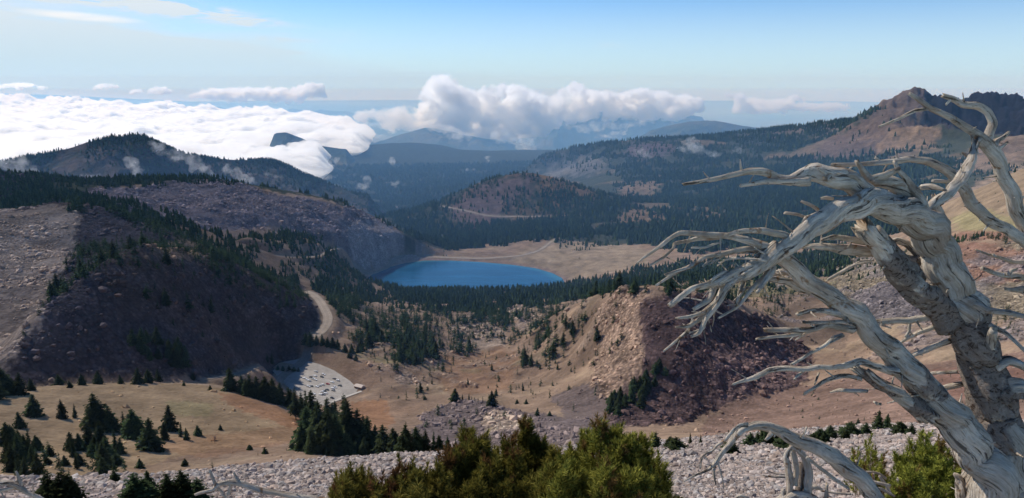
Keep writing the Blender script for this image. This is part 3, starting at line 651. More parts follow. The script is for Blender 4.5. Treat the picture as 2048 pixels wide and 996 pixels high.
def conifer(seed, H=1.0, spread=.2, whorls=22, per=9, droop=.35, top=0.0, gaps=.15, base=.04, twin=0):
    """unit-height conifer: trunk mesh and crown mesh of many small needle sprays"""
    r = np.random.default_rng(seed); V = []; F = []; Tn = []
    stems = [(0, 0, 1.0, 0)]+[(r.uniform(-.16, .16), r.uniform(-.16, .16), r.uniform(.6, .95), 0) for _ in range(twin)]
    for sx_, sy_, sh, _ in stems:
        nw = int(whorls*sh)
        for i in range(nw):
            f = (i+.5)/nw; z = (base+(1-base)*f)*sh
            env = spread*sh*((1-f)**.72*(.55+.45*min(1, f*5))+.018)
            env *= r.uniform(.72, 1.15)
            for j in range(per):
                if r.random() < gaps: continue
                a = r.uniform(0, 2*math.pi); L_ = env*r.uniform(.45, 1.18); zz = z+r.uniform(-.5, .5)/nw
                dr = droop*L_*r.uniform(.4, 1.3)*(1.0 if f < .8 else -.3)
                ca_, sa_ = math.cos(a), math.sin(a)
                ns = 3 if L_ > .06 else 2
                for k in range(ns):
                    q0 = (k)/ns; q1 = (k+1.25)/ns
                    for sgn in (-1, 1):
                        wd = L_*r.uniform(.22, .42)*(1.15-q0*.7); zj = r.uniform(-.35, .25)*L_*.45
                        p0 = (sx_+ca_*L_*q0, sy_+sa_*L_*q0, zz-dr*q0**1.5)
                        p1 = (sx_+ca_*L_*q1*r.uniform(.85, 1.1), sy_+sa_*L_*q1*r.uniform(.85, 1.1), zz-dr*q1**1.5+zj*.4)
                        mid = (q0*.45+q1*.55)
                        p2 = (sx_+ca_*L_*mid-sa_*wd*sgn, sy_+sa_*L_*mid+ca_*wd*sgn, zz-dr*mid**1.5+zj-wd*.35)
                        b = len(V); V += [p0, p1, p2]; F.append((b, b+1, b+2))
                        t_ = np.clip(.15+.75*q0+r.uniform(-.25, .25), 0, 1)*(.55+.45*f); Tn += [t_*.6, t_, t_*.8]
    V = np.array(V); V[:, 2] = np.maximum(V[:, 2], .004)
    tv = []; tf = []
    for sx_, sy_, sh, _ in stems:
        for k, (z, rad) in enumerate(((-.06, .016), (.1, .013), (.5, .008), (.97, .001))):
            for q in range(6): tv.append((sx_*(.3+.7*max(0, z)) + rad*math.cos(q*1.047), sy_*(.3+.7*max(0, z))+rad*math.sin(q*1.047), z*sh))
        b = len(tv)-24
        for k in range(3):
            for q in range(6): tf.append((b+k*6+q, b+k*6+(q+1) % 6, b+k*6+6+(q+1) % 6, b+k*6+6+q))
    return V, np.array(F), np.array(Tn), np.array(tv), np.array(tf)
PROT = []
for i, kw in enumerate([dict(spread=.29, whorls=30, per=15), dict(spread=.38, whorls=26, per=18, gaps=.1), dict(spread=.22, whorls=32, per=12), dict(spread=.40, whorls=24, per=18, twin=3, gaps=.1), dict(spread=.33, whorls=28, per=15, twin=2), dict(spread=.24, whorls=26, per=9, gaps=.3, base=.18)]):
    PROT.append(conifer(100+i, **kw))
SHRUBP = [conifer(200+i, spread=.55, whorls=11, per=14, twin=4, base=.02, droop=.1) for i in range(3)]
_tree_src = {}
def place_tree(kind, x, y, h, rz, label, group=None, wide=1.0, name='conifer_tree', cat='conifer', bury=.02, zofs=0):
    z = ground_z(x, y)-bury*h+zofs
    if kind not in _tree_src:
        v, f, tn, tv, tf = (PROT+SHRUBP)[kind]
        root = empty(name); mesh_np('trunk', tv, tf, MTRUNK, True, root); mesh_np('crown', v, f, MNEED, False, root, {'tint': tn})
        _tree_src[kind] = root; o = root
    else:
        o = copy_tree(_tree_src[kind]); o.name = name
    o.location = (x, y, z); o.rotation_euler = (random.gauss(0, .035), random.gauss(0, .035), rz); wv = wide*random.uniform(.88, 1.14); o.scale = (h*wv, h*wv*random.uniform(.9, 1.1), h)
    for k in ('label', 'group', 'category'):
        if k in o: del o[k]
    tag(o, label, cat, group); return o

# --- trees one can point at: (px, py of the foot, height in px, kind, range limit, width, label)
NT_ = []
def T_(px, py, hp, kind, rmin, lab, wide=1.0): NT_.append((px, py, hp, kind, rmin, lab, wide))
# meadow
T_(68, 832, 44, 1, 240, 'bushy dark conifer near the left end of the meadow with one thin companion', 1.2)
T_(126, 838, 42, 0, 240, 'slim dark conifer between two smaller ones left of the big meadow clump'); T_(150, 836, 30, 2, 240, 'short slim conifer just left of the big meadow clump')
T_(196, 858, 74, 3, 240, 'largest many-stemmed conifer clump standing in the meadow', 1.05); T_(226, 862, 54, 1, 240, 'dense conifer on the right side of the largest meadow clump')
T_(202, 890, 52, 0, 240, 'narrow conifer in front of the largest meadow clump')
T_(272, 876, 62, 3, 240, 'broad conifer clump right of the largest one in the meadow', 1.05); T_(300, 900, 66, 1, 240, 'dark pyramid shaped conifer at the front of the second meadow clump', 1.1); T_(250, 868, 46, 2, 240, 'slender conifer at the left edge of the second meadow clump')
T_(340, 862, 54, 1, 240, 'tall bushy conifer standing alone right of the two meadow clumps'); T_(330, 880, 38, 0, 240, 'small conifer at the foot of the lone tall meadow tree'); T_(362, 874, 30, 2, 240, 'small slim conifer right of the lone tall meadow tree'); T_(374, 880, 26, 0, 240, 'little conifer third in the row right of the lone tall meadow tree'); T_(396, 872, 22, 1, 240, 'low round topped conifer ending the row right of the lone tall meadow tree', 1.2)
for a_, b_, h_, k_ in ((1460, 906, 30, 8), (1500, 890, 26, 6), (1575, 898, 34, 8), (1640, 885, 30, 7), (1625, 892, 26, 6), (1700, 872, 30, 8), (1800, 868, 26, 7), (1730, 868, 24, 6), (1350, 900, 26, 8)): T_(a_, b_, h_, k_, 60, 'low green shrub on the scree brow behind the arched limb', 1.5)
for a_, b_, h_, k_ in ((100, 998, 58, 8), (128, 1000, 64, 7), (150, 1000, 48, 6), (272, 1002, 58, 8), (292, 1000, 50, 7), (335, 1000, 58, 6), (366, 1000, 62, 7), (396, 1002, 48, 8), (300, 985, 46, 1), (210, 940, 26, 7), (230, 965, 28, 8)): T_(a_, b_, h_, k_, 8, 'dark shrubby conifer at the bottom edge left of the dead log')
T_(441, 860, 12, 6, 240, 'tiny solitary shrubby conifer in the middle of the meadow')
T_(18, 892, 50, 3, 240, 'wide conifer clump at the left border of the picture below the meadow', 1.1); T_(40, 856, 34, 1, 240, 'conifer standing behind the clump at the left border'); T_(74, 900, 32, 3, 240, 'low conifer thicket right of the left border clump', 1.2); T_(100, 912, 24, 6, 240, 'squat conifer shrub among the thicket lower left', 1.1)
T_(160, 930, 26, 1, 240, 'round small conifer standing alone below the largest meadow clump', 1.2); T_(96, 930, 18, 7, 240, 'small shrubby conifer left of the round lone one', 1.1); T_(130, 932, 22, 1, 240, 'small conifer between two shrubs at lower left', 1.2)
T_(185, 912, 30, 3, 240, 'short conifer clump below the largest meadow clump', 1.2); T_(232, 930, 24, 7, 240, 'low shrubby conifer on the track side of the meadow', 1.1); T_(240, 908, 34, 1, 240, 'conifer between the two clumps lower down the meadow', 1.15); T_(155, 922, 22, 2, 240, 'thin young conifer by the track')
T_(280, 936, 20, 1, 240, 'small conifer at the near edge of the meadow', 1.2); T_(318, 905, 22, 6, 240, 'shrubby conifer at the near right of the second meadow clump', 1.1)
T_(370, 932, 16, 7, 240, 'dwarf conifer shrub on stony ground before the meadow', 1.1); T_(530, 908, 14, 6, 240, 'low green shrub among stones right of the meadow', 1.2); T_(500, 900, 12, 7, 240, 'tiny green shrub among stones by the meadow edge', 1.2)
# row at the base of the talus
for q, (a_, b_, h_, k_) in enumerate([(12, 790, 58, 3), (40, 790, 46, 1), (-12, 800, 60, 1), (62, 782, 26, 4), (118, 770, 22, 6), (140, 776, 16, 6), (165, 770, 24, 3), (196, 768, 28, 3), (242, 768, 20, 1), (276, 768, 34, 1), (298, 766, 30, 3), (318, 762, 26, 1), (368, 772, 10, 6), (386, 760, 16, 6), (420, 782, 12, 6)]):
    T_(a_, b_, h_, k_, 420, 'dark conifer at the foot of the shaded talus behind the meadow')
# big row between the meadow and the car park
row = [(462, 782, 48, 1), (484, 786, 38, 0), (500, 792, 44, 4), (516, 797, 46, 1), (532, 801, 50, 3), (548, 806, 52, 1), (562, 810, 46, 0), (578, 816, 44, 4), (592, 838, 66, 5), (604, 836, 52, 0), (614, 846, 70, 2), (626, 862, 84, 1), (640, 872, 70, 0), (654, 868, 76, 4), (668, 860, 60, 1)]
for q, (a_, b_, h_, k_) in enumerate(row): T_(a_, b_, h_, k_, 380, 'tall dark conifer in the row between the meadow and the car park')
T_(592, 841, 66, 5, 380, 'tall conifer with a bare lower trunk at the end of the meadow tree row')
# tall group right of it, standing just beyond the brow of the scree
grp = [(618, 900, 92, 1), (640, 905, 108, 0), (658, 908, 96, 3), (676, 908, 84, 1), (690, 902, 118, 2), (704, 905, 112, 0), (718, 906, 92, 4), (735, 908, 76, 1), (752, 908, 62, 0), (768, 912, 66, 1), (790, 912, 60, 3), (812, 912, 66, 3), (834, 910, 58, 1), (850, 908, 50, 0), (866, 908, 44, 2), (880, 908, 38, 1), (896, 906, 36, 0), (910, 905, 30, 2), (926, 904, 28, 0), (605, 902, 60, 0), (626, 908, 52, 1), (696, 912, 50, 1), (728, 912, 40, 0), (668, 912, 46, 2)]
for q, (a_, b_, h_, k_) in enumerate(grp): T_(a_, b_, h_, k_, 130, 'tall dark conifer in the dense stand beyond the pale scree')
# single trees on the rolling ground
T_(984, 812, 32, 3, 500, 'round headed conifer casting a long shadow on the tan slope', 1.0); T_(910, 803, 27, 1, 500, 'bushy conifer left of the one with the long shadow', 1.2); T_(992, 792, 16, 0, 500, 'small conifer behind the one with the long shadow')
T_(938, 800, 14, 2, 500, 'thin young conifer beside the bushy one'); T_(925, 800, 12, 2, 500, 'thinnest young conifer beside the bushy one'); T_(1046, 782, 18, 2, 500, 'very narrow conifer alone on the bare slope'); T_(984, 742, 16, 2, 500, 'slim conifer alone in the hollow above the long shadow tree')
T_(936, 770, 14, 2, 500, 'slim conifer alone on the orange ground'); T_(1074, 832, 16, 1, 450, 'small conifer on the purple slope'); T_(1100, 832, 10, 6, 450, 'dark shrub on the purple slope', 1.2); T_(1034, 808, 10, 6, 450, 'left shrub of the two on the bare slope'); T_(1052, 808, 11, 6, 450, 'right shrub of the two on the bare slope'); T_(1115, 740, 14, 2, 500, 'slim conifer alone on the slope left of the knob'); T_(1142, 744, 10, 2, 500, 'short slim conifer beside the knob')
T_(842, 785, 24, 2, 500, 'narrow conifer at the lower end of the pale rocks', 1.2); T_(864, 768, 13, 2, 500, 'small narrow conifer right of the pale rocks'); T_(850, 800, 9, 6, 500, 'small shrub below the pale rocks'); T_(1130, 660, 34, 5, 600, 'tall thin conifer on the left shoulder of the rocky knob', 1.1)
T_(536, 732, 22, 5, 700, 'left one of the two thin conifers at the road junction'); T_(544, 730, 24, 2, 700, 'right one of the two thin conifers at the road junction')
for q, (a_, b_, h_, k_) in enumerate([(612, 690, 24, 1), (622, 693, 28, 3), (634, 692, 22, 0), (646, 692, 24, 0), (656, 694, 20, 4), (666, 696, 22, 1), (676, 698, 22, 0), (690, 704, 18, 3), (704, 706, 20, 1), (716, 706, 16, 0), (700, 716, 16, 6), (712, 722, 14, 6)]): T_(a_, b_, h_, k_, 800, 'dark conifer in the thicket between the road bend and the tan hills')
for q, (a_, b_, h_, k_) in enumerate([(556, 740, 10, 6), (566, 742, 11, 7), (578, 742, 12, 6), (588, 743, 10, 7), (597, 744, 9, 6)]): T_(a_, b_, h_, k_, 700, 'low conifer bush on the island at the top of the car park')
# thickets beside the shaded knob
for q in range(34):
    u = random.random(); a_ = 1222+u*110+random.uniform(-14, 14); b_ = 822-u*60+random.uniform(-16, 22)-(a_ > 1290)*20
    T_(a_, b_, random.uniform(18, 34), random.choice((1, 3, 4, 6)), 520, 'dark conifer in the thicket on the near flank of the rocky knob')
for q in range(26):
    u = random.random(); T_(262+u*115+random.uniform(-8, 8), 690+u*42+random.uniform(-22, 18), random.uniform(20, 36), random.choice((0, 1, 4, 1)), 560, 'dark conifer growing on the lower talus of the shaded hill')
for lab_, pts_ in (('dark shrubby conifer on the stony brow at the right', [(1530, 900, 44, 3), (1548, 893, 34, 7), (1512, 905, 28, 6), (1660, 880, 30, 7), (1690, 878, 24, 6)]), ('small upright conifer on the stony ground at the right', [(1756, 858, 38, 1), (1774, 856, 30, 0), (1716, 850, 14, 6), (1822, 870, 24, 6), (1380, 892, 26, 2), (1400, 895, 22, 2), (1340, 900, 24, 7), (1310, 905, 34, 6)])):
    for a_, b_, h_, k_ in pts_: T_(a_, b_, h_, k_, 100, lab_)
n_named = 0; from collections import Counter
_cnt = Counter(t[5] for t in NT_); named_xy = []
for px, py, hp, kind, rmin, lab, wide in NT_:
    x, y, z = hit(px, py, rmin)
    d = y*cp-z*sp; h = hp*d/FPX/math.cos(PITCH+.15)
    grp_ = None
    if _cnt[lab] > 1: grp_ = ('conifers '+lab.split('conifer ', 1)[-1])[:60] if 'conifer ' in lab else 'conifers'
    nm, ct = ('conifer_tree', 'conifer') if kind < 6 else ('conifer_shrub', 'shrub')
    w_ = wide*(1.0 if kind < 6 else 1.0)
    place_tree(kind, x, y, h, random.uniform(0, 6.28), lab, grp_, w_, nm, ct); named_xy.append((x, y)); n_named += 1
print('named trees', n_named)

# --- the woods: one object; densities authored as regions of the ground
DENS = [ # polygon in picture units, trees per hectare, height range m, min range
 ([(0, 350), (150, 350), (300, 352), (430, 350), (560, 368), (680, 386), (760, 410), (840, 450), (900, 478), (900, 505), (860, 500), (820, 470), (740, 425), (640, 388), (520, 372), (420, 362), (300, 372), (240, 376), (180, 372), (160, 400), (60, 420), (-200, 430), (-200, 340)], 150, (7, 15), 1500, 5000),
 ([(120, 400), (170, 385), (250, 400), (350, 440), (420, 470), (340, 490), (240, 440), (150, 430)], 220, (7, 14), 1000, 1800),
 ([(130, 540), (160, 500), (260, 480), (400, 500), (480, 520), (560, 560), (620, 590), (600, 620), (500, 590), (380, 560), (240, 530), (180, 560), (80, 640)], 190, (6, 13), 600, 1400),
 ([(380, 460), (470, 480), (560, 560), (620, 590), (560, 580), (470, 530), (390, 500)], 200, (7, 14), 800, 1600),
 ([(150, 560), (600, 600), (560, 660), (400, 640), (250, 600)], 70, (6, 13), 600, 1100), ([(40, 640), (600, 620), (500, 700), (380, 740), (40, 760)], 10, (4, 9), 560, 1100),
 ([(480, 480), (560, 462), (640, 470), (668, 500), (700, 530), (760, 560), (640, 560), (600, 512), (500, 500)], 190, (7, 13), 1300, 2200),
 ([(560, 530), (640, 520), (720, 560), (760, 575), (900, 585), (900, 605), (720, 615), (660, 600), (640, 570), (560, 560)], 110, (5, 10), 1000, 1950),
 ([(690, 575), (830, 568), (1000, 572), (1140, 566), (1300, 535), (1420, 520), (1500, 500), (1700, 500), (1700, 545), (1500, 560), (1400, 585), (1300, 585), (1180, 595), (1130, 610), (1000, 608), (860, 606), (780, 592), (700, 620)], 175, (8, 15), 1000, 1960),
 ([(800, 585), (1100, 590), (1150, 612), (1000, 622), (860, 615)], 90, (7, 14), 1000, 1900),
 ([(660, 600), (700, 590), (740, 640), (700, 660), (670, 640)], 150, (7, 14), 900, 1400),
 ([(700, 620), (1120, 615), (1200, 620), (1200, 680), (1100, 700), (1000, 690), (860, 700), (760, 690), (700, 660)], 120, (6, 14), 800, 1500),
 ([(740, 640), (860, 640), (880, 700), (860, 740), (780, 720), (720, 680)], 120, (7, 16), 780, 1400),
 ([(700, 690), (900, 690), (900, 760), (840, 770), (760, 740)], 55, (4, 11), 700, 1100),
 ([(870, 600), (1040, 610), (1060, 650), (960, 660), (880, 640)], 110, (6, 13), 800, 1500), ([(1080, 670), (1170, 690), (1160, 750), (1100, 740)], 30, (5, 10), 640, 1000),
 ([(740, 700), (1200, 700), (1200, 860), (800, 860), (740, 800)], 20, (2, 8), 450, 1000),
 ([(1120, 480), (1160, 470), (1240, 485), (1180, 500), (1120, 500)], 60, (6, 13), 2000, 2450),
 ([(1500, 560), (1760, 500), (1900, 520), (1800, 560), (1700, 600), (1560, 610)], 80, (3, 8), 900, 1900), ([(1380, 585), (1560, 560), (1640, 590), (1560, 640), (1440, 600)], 90, (4, 9), 900, 1500),
 ([(1890, 480), (2020, 470), (2030, 482), (1900, 490)], 200, (6, 10), 900, 1600), ([(1900, 620), (2100, 620), (2100, 700), (2000, 700)], 60, (4, 9), 600, 1100),
 ([(728, 655), (768, 655), (768, 678), (728, 678)], 260, (7, 15), 680, 1600), ([(773, 663), (857, 663), (862, 735), (800, 740), (773, 700)], 230, (7, 15), 680, 1600), ([(841, 708), (905, 712), (905, 742), (841, 738)], 220, (7, 15), 680, 1600), ([(889, 690), (949, 692), (949, 716), (889, 714)], 180, (7, 15), 680, 1600), ([(793, 588), (881, 590), (881, 614), (793, 612)], 240, (7, 15), 680, 1600), ([(696, 668), (734, 668), (734, 712), (700, 712)], 200, (7, 15), 680, 1600), ([(937, 616), (1028, 618), (1028, 650), (937, 645)], 180, (7, 15), 680, 1600), ([(1080, 676), (1112, 676), (1112, 713), (1084, 713)], 200, (7, 15), 680, 1600), ([(1046, 704), (1096, 704), (1096, 745), (1050, 745)], 130, (7, 15), 680, 1600), ([(1150, 590), (1230, 575), (1330, 575), (1480, 590), (1500, 610), (1350, 596), (1260, 592), (1180, 612)], 150, (7, 15), 680, 1600), ([(1150, 630), (1260, 600), (1290, 640), (1240, 700), (1160, 720)], 55, (7, 15), 680, 1600), ([(620, 560), (700, 560), (720, 640), (660, 640)], 160, (7, 15), 680, 1600),
 ([(1560, 540), (1900, 500), (2300, 480), (2300, 720), (1700, 720), (1560, 640)], 14, (1.5, 5), 600, 1700),
 ([(0, 870), (0, 960), (260, 960), (240, 910), (120, 880)], 210, (4, 9), 230, 400), ([(150, 880), (380, 880), (430, 940), (200, 960)], 40, (2, 6), 230, 400),
 ([(430, 880), (600, 880), (600, 910), (450, 930)], 30, (1, 2.2), 230, 400),
 ([(1500, 770), (2100, 740), (2100, 850), (1450, 860)], 34, (1, 2.6), 300, 800), ([(1880, 350), (2048, 350), (2048, 470), (1900, 470)], 4, (1.5, 3), 1200, 2000),
 ([(860, 505), (900, 480), (1000, 470), (1120, 462), (1290, 488), (1450, 515), (1600, 505), (1700, 498), (1860, 445), (1900, 360), (1900, 330), (1700, 320), (1500, 330), (1300, 345), (1230, 370), (1250, 400), (1200, 440), (1130, 452), (1000, 455), (960, 475), (900, 450), (800, 440), (830, 480)], 120, (12, 21), 2050, 4700),
 ([(850, 505), (900, 468), (960, 450), (1120, 436), (1220, 455), (1140, 480), (1000, 488), (900, 503)], 190, (12, 20), 2230, 3050),
 ([(740, 400), (900, 395), (890, 445), (800, 455)], 70, (12, 20), 2600, 5200),
 ([(560, 330), (640, 290), (900, 300), (1300, 262), (1760, 215), (1900, 330), (1860, 370), (1300, 360), (1080, 330), (880, 400), (780, 410), (640, 400)], 42, (16, 26), 4000, 7500),
 ([(870, 420), (960, 360), (1060, 345), (1180, 370), (1260, 400), (1200, 440), (1060, 450), (960, 470), (890, 440)], 38, (9, 17), 2800, 3700), ([(1080, 380), (1200, 390), (1250, 410), (1150, 440), (1080, 425)], 100, (10, 18), 2800, 3700),
 ([(1700, 320), (1850, 290), (2048, 310), (2048, 345), (1900, 360)], 40, (10, 18), 3400, 4900), ([(1880, 340), (2048, 300), (2048, 330), (1900, 370)], 40, (5, 9), 1500, 4500),
]
BARE = [(k, q) for k, q in [(.93, [(1230, 375), (1300, 360), (1340, 372), (1300, 395), (1240, 395)]), (.85, [(1230, 420), (1290, 415), (1340, 440), (1300, 455), (1240, 450)]), (.7, [(1380, 410), (1440, 418), (1480, 440), (1400, 440)]), (.8, [(1050, 335), (1160, 315), (1240, 320), (1200, 345), (1100, 355)]), (.85, [(1250, 290), (1330, 278), (1360, 300), (1300, 320), (1240, 310)]), (.95, [(1580, 306), (1660, 272), (1730, 240), (1835, 178), (2400, 186), (2400, 300), (1950, 340), (1880, 275), (1780, 300), (1700, 320), (1640, 318)]), (.8, [(1700, 292), (1780, 270), (1860, 250), (1900, 275), (1860, 300), (1760, 310)])]]
fx_ = []; 
for poly, dens, (h0, h1), r0, r1 in DENS:
    b = np.array(poly, float); aa = azt(np.r_[b[:, 0], b[:, 0]], np.r_[b[:, 1]*0+b[:, 1].min(), b[:, 1]*0+b[:, 1].max()])[0]
    a0, a1 = aa.min()-.02, aa.max()+.02
    N = int(.5*(a1-a0)*(r1*r1-r0*r0)/1e4*dens)
    a = rng.uniform(a0, a1, N); r = np.sqrt(rng.uniform(r0*r0, r1*r1, N)); x = r*np.sin(a); y = r*np.cos(a); z = sample(Z, x, y)
    px, py = proj(x, y, z); 
    jx_ = pnoise(x/60, y/60, 5)*22; jy_ = pnoise(x/60, y/60, 9)*12
    k = inpoly(px+jx_, py+jy_, poly) & (fbm(x, y, 55 if r1 < 2300 else 170, 3, 88) > (-.12 if dens > 80 else -.02)*1.0+rng.uniform(-.25, .1, N))
    for kk, q in BARE: k &= ~(inpoly(px+jx_*.6, py+jy_*.6, q) & (rng.random(N) < kk))
    k &= (r < 2300) | (px < 1180) | (sample(cln, x, y) < .26)
    k &= (sample(sd, x, y) > 14) & (sample(np.minimum(droad, 200), x, y) > 5) & (sample(np.minimum(dlot, 500), x, y) > 8)
    hh = rng.uniform(h0, h1, N)*rng.choice([.45, .75, 1.05, 1.3, 1.55], N)
    fx_.append(np.c_[x, y, z, hh, r][k])
FT = np.concatenate(fx_); print('woods', len(FT), [len(q) for q in fx_])
def lowtree(seed, layers, sides):
    r = np.random.default_rng(seed); V = []; F = []; Tn = []
    for i in range(layers):
        z0 = .02+i*.9/layers; z1 = min(1, z0+1.75/layers); rad = .235*(1-i/layers*.85)
        b = len(V)
        for q in range(sides):
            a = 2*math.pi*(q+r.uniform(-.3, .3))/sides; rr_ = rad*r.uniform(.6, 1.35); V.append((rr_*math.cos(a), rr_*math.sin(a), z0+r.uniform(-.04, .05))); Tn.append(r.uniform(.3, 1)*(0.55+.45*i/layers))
        V.append((r.uniform(-.01, .01), r.uniform(-.01, .01), z1)); Tn.append(.25)
        for q in range(sides): F.append((b+q, b+(q+1) % sides, b+sides))
    return np.array(V), np.array(F), np.array(Tn)
def forest(sel, protos):
    Vs, Fs, Ts = [], [], []; off = 0
    which = rng.integers(0, len(protos), len(sel))
    for w_ in range(len(protos)):
        s = sel[which == w_]
        if not len(s): continue
        v, f, t = protos[w_]; th = rng.uniform(0, 6.28, len(s)); c, sn = np.cos(th), np.sin(th); wd = rng.uniform(.8, 1.35, len(s))*s[:, 3]
        X_ = (v[None, :, 0]*c[:, None]-v[None, :, 1]*sn[:, None])*wd[:, None]+s[:, 0:1]
        Y_ = (v[None, :, 0]*sn[:, None]+v[None, :, 1]*c[:, None])*wd[:, None]+s[:, 1:2]
        Z_ = v[None, :, 2]*s[:, 3:4]+s[:, 2:3]-.3
        Vs.append(np.stack([X_, Y_, Z_], -1).reshape(-1, 3)); n = len(v)
        Fs.append((f[None]+(np.arange(len(s))*n)[:, None, None]).reshape(-1, 3)+off); off += n*len(s)
        Ts.append((t[None]*rng.uniform(.3, 1.25, len(s))[:, None]).ravel())
    return np.concatenate(Vs), np.concatenate(Fs), np.concatenate(Ts)
hiP = [(v, f, t) for v, f, t, _, _ in (conifer(300+i, spread=(.28, .36, .22)[i % 3], whorls=9, per=7, gaps=.1) for i in range(6))]
midP = [lowtree(400+i, 4, 6) for i in range(5)]; loP = [lowtree(500+i, 2, 5) for i in range(5)]
parts_ = []
rr_ = FT[:, 4]
vis = visible(FT[:, 0], FT[:, 1]); size = FT[:, 3]/rr_*vis
order = np.argsort(-size); n_ind = max(0, 296-n_named); pick = order[:n_ind]
mask_ = np.ones(len(FT), bool); mask_[pick] = False
sel = FT[mask_]; rr_ = sel[:, 4]
for s_, p_ in ((sel[rr_ < 1250], hiP), (sel[(rr_ >= 1250) & (rr_ < 2300)], midP), (sel[rr_ >= 2300], loP)):
    if len(s_): parts_.append(forest(s_, p_))
hx_, hy_, hz_ = HL; nr_, nc_ = hx_.shape
ii = rng.integers(8, nr_-2, 16000); jj = rng.integers(5, nc_-5, 16000)
kk = (fbm(hx_[ii, jj], hy_[ii, jj], 260, 4, 300) > rng.uniform(-.35, .25, 16000))
parts_.append(forest(np.c_[hx_[ii, jj], hy_[ii, jj], hz_[ii, jj], rng.uniform(9, 22, 16000), np.full(16000, 4300.)][kk], loP))
off = 0; Vs = []; Fs = []; Ts = []
for v, f, t in parts_: Vs.append(v); Fs.append(f+off); Ts.append(t); off += len(v)
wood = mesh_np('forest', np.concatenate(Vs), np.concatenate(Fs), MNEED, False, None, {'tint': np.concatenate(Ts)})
tag(wood, 'dark green conifer forest and scattered conifers covering the hills and valleys', 'forest', kind='stuff')
def zone(x, y, z):
    px, py = proj(x, y, z)
    if x*0+math.hypot(x, y) < 420: return 'small conifer or shrub scattered on the stony ground before the meadow' if px < 1000 else 'low shrub scattered on the stony ground at the right'
    if px < 640: return 'dark conifer scattered over the shaded talus hill'
    if px < 1180 and py > 690: return 'small conifer scattered on the open tan ground'
    if px < 1250: return 'dark conifer among the rocky tan hills before the lake'
    return 'dark conifer on the dry ground at the right beyond the brow'
for i in pick:
    x, y, z, h, r = FT[i]; lb = zone(x, y, z)
    place_tree(int(rng.integers(0, 3)) if h > 3 else int(rng.integers(6, 9)), x, y, h*(1 if h > 3 else .8), random.uniform(0, 6), lb, 'conifers: '+lb.split(' ', 1)[1][:40], 1.0, 'conifer_tree' if h > 3 else 'conifer_shrub', 'conifer' if h > 3 else 'shrub')
# ================================================================ CLOUDS
from mathutils import noise as mn
def n3(v, f, o):
    s = 0; a = 1; q = v*f
    for i in range(o):
        s += a*(abs(mn.noise(q))*2.0-.45); q = q*2.07+Vector((3.1, 1.7, 5.3)); a *= .58
    return s
def cloud_mat(name, dens, alb=1.0, hetero=0.0, scale=.002):
    m, nt, out = newmat(name)
    if hetero: m.cycles.volume_step_rate = .35
    if hetero:
        pos = nt.new('ShaderNodeNewGeometry').outputs['Position']
        n = nt.noise(pos, scale, 6, .68, .4)
        d = nt.math('MULTIPLY', nt.mr(n, hetero, hetero+.2), dens)
    else: d = dens
    s = nt.new('ShaderNodeVolumeScatter', {'Color': (alb, alb, alb*1.01), 'Density': d, 'Anisotropy': .4})
    nt.l.new(s.outputs[0], out.inputs['Volume'])
    return m
def blob_mesh(blobs, vox, disp, seed=0, flat=None, rnd=.8):
    """blobs: (centre, (rx, ry, rz)); one closed lumpy skin round all of them"""
    Vs = []; Fs = []; off = 0
    import bmesh
    bm = bmesh.new(); bmesh.ops.create_icosphere(bm, subdivisions=3, radius=1)
    sv = np.array([v.co[:] for v in bm.verts]); sf = np.array([[v.index for v in f.verts] for f in bm.faces]); bm.free()
    for c, r in blobs:
        Vs.append(sv*np.array(r)+np.array(c)); Fs.append(sf+off); off += len(sv)
    tmp = mesh_np('cloud_source', np.concatenate(Vs), np.concatenate(Fs))
    md = tmp.modifiers.new('r', 'REMESH'); md.mode = 'VOXEL'; md.voxel_size = vox
    dg = bpy.context.evaluated_depsgraph_get(); dg.update()
    ev = tmp.evaluated_get(dg); me = bpy.data.meshes.new_from_object(ev)
    n = len(me.vertices); co_ = np.empty(n*3, np.float32); me.vertices.foreach_get('co', co_); co_ = co_.reshape(-1, 3)
    no = np.empty(n*3, np.float32); me.vertices.foreach_get('normal', no); no = no.reshape(-1, 3)
    o_ = Vector((seed*13.7, seed*5.1, seed*3.3)); f = 1/(disp*3.2)
    d = np.array([n3(Vector(c)+o_*1000, f, 5) for c in co_.tolist()])
    co_ = co_+no*(d[:, None])*disp
    if flat is not None: co_[:, 2] = np.where(co_[:, 2] < flat, flat+(co_[:, 2]-flat)*.25, co_[:, 2])
    import bmesh
    me.vertices.foreach_set('co', co_.astype(np.float32).ravel()); bm = bmesh.new(); bm.from_mesh(me)
    seen = set(); isl = []
    for v in bm.verts:
        if v.index in seen: continue
        st = [v]; seen.add(v.index); g = []
        while st:
            q = st.pop(); g.append(q)
            for e in q.link_edges:
                o2 = e.other_vert(q)
                if o2.index not in seen: seen.add(o2.index); st.append(o2)
        isl.append(g)
    isl.sort(key=len)
    for g in isl[:-1]: bmesh.ops.delete(bm, geom=g, context='VERTS')
    bm.to_mesh(me); bm.free()
    if 0: me.vertices.foreach_set('co', co_.astype(np.float32).ravel()); me.materials.clear()
    bpy.data.objects.remove(tmp)
    me.polygons.foreach_set('use_smooth', np.ones(len(me.polygons), bool)); me.update()
    return me
def wpt(px, py, r):
    a, t = azt(px, py); a = float(a); return Vector((r*math.sin(a), r*math.cos(a), r*float(t)))
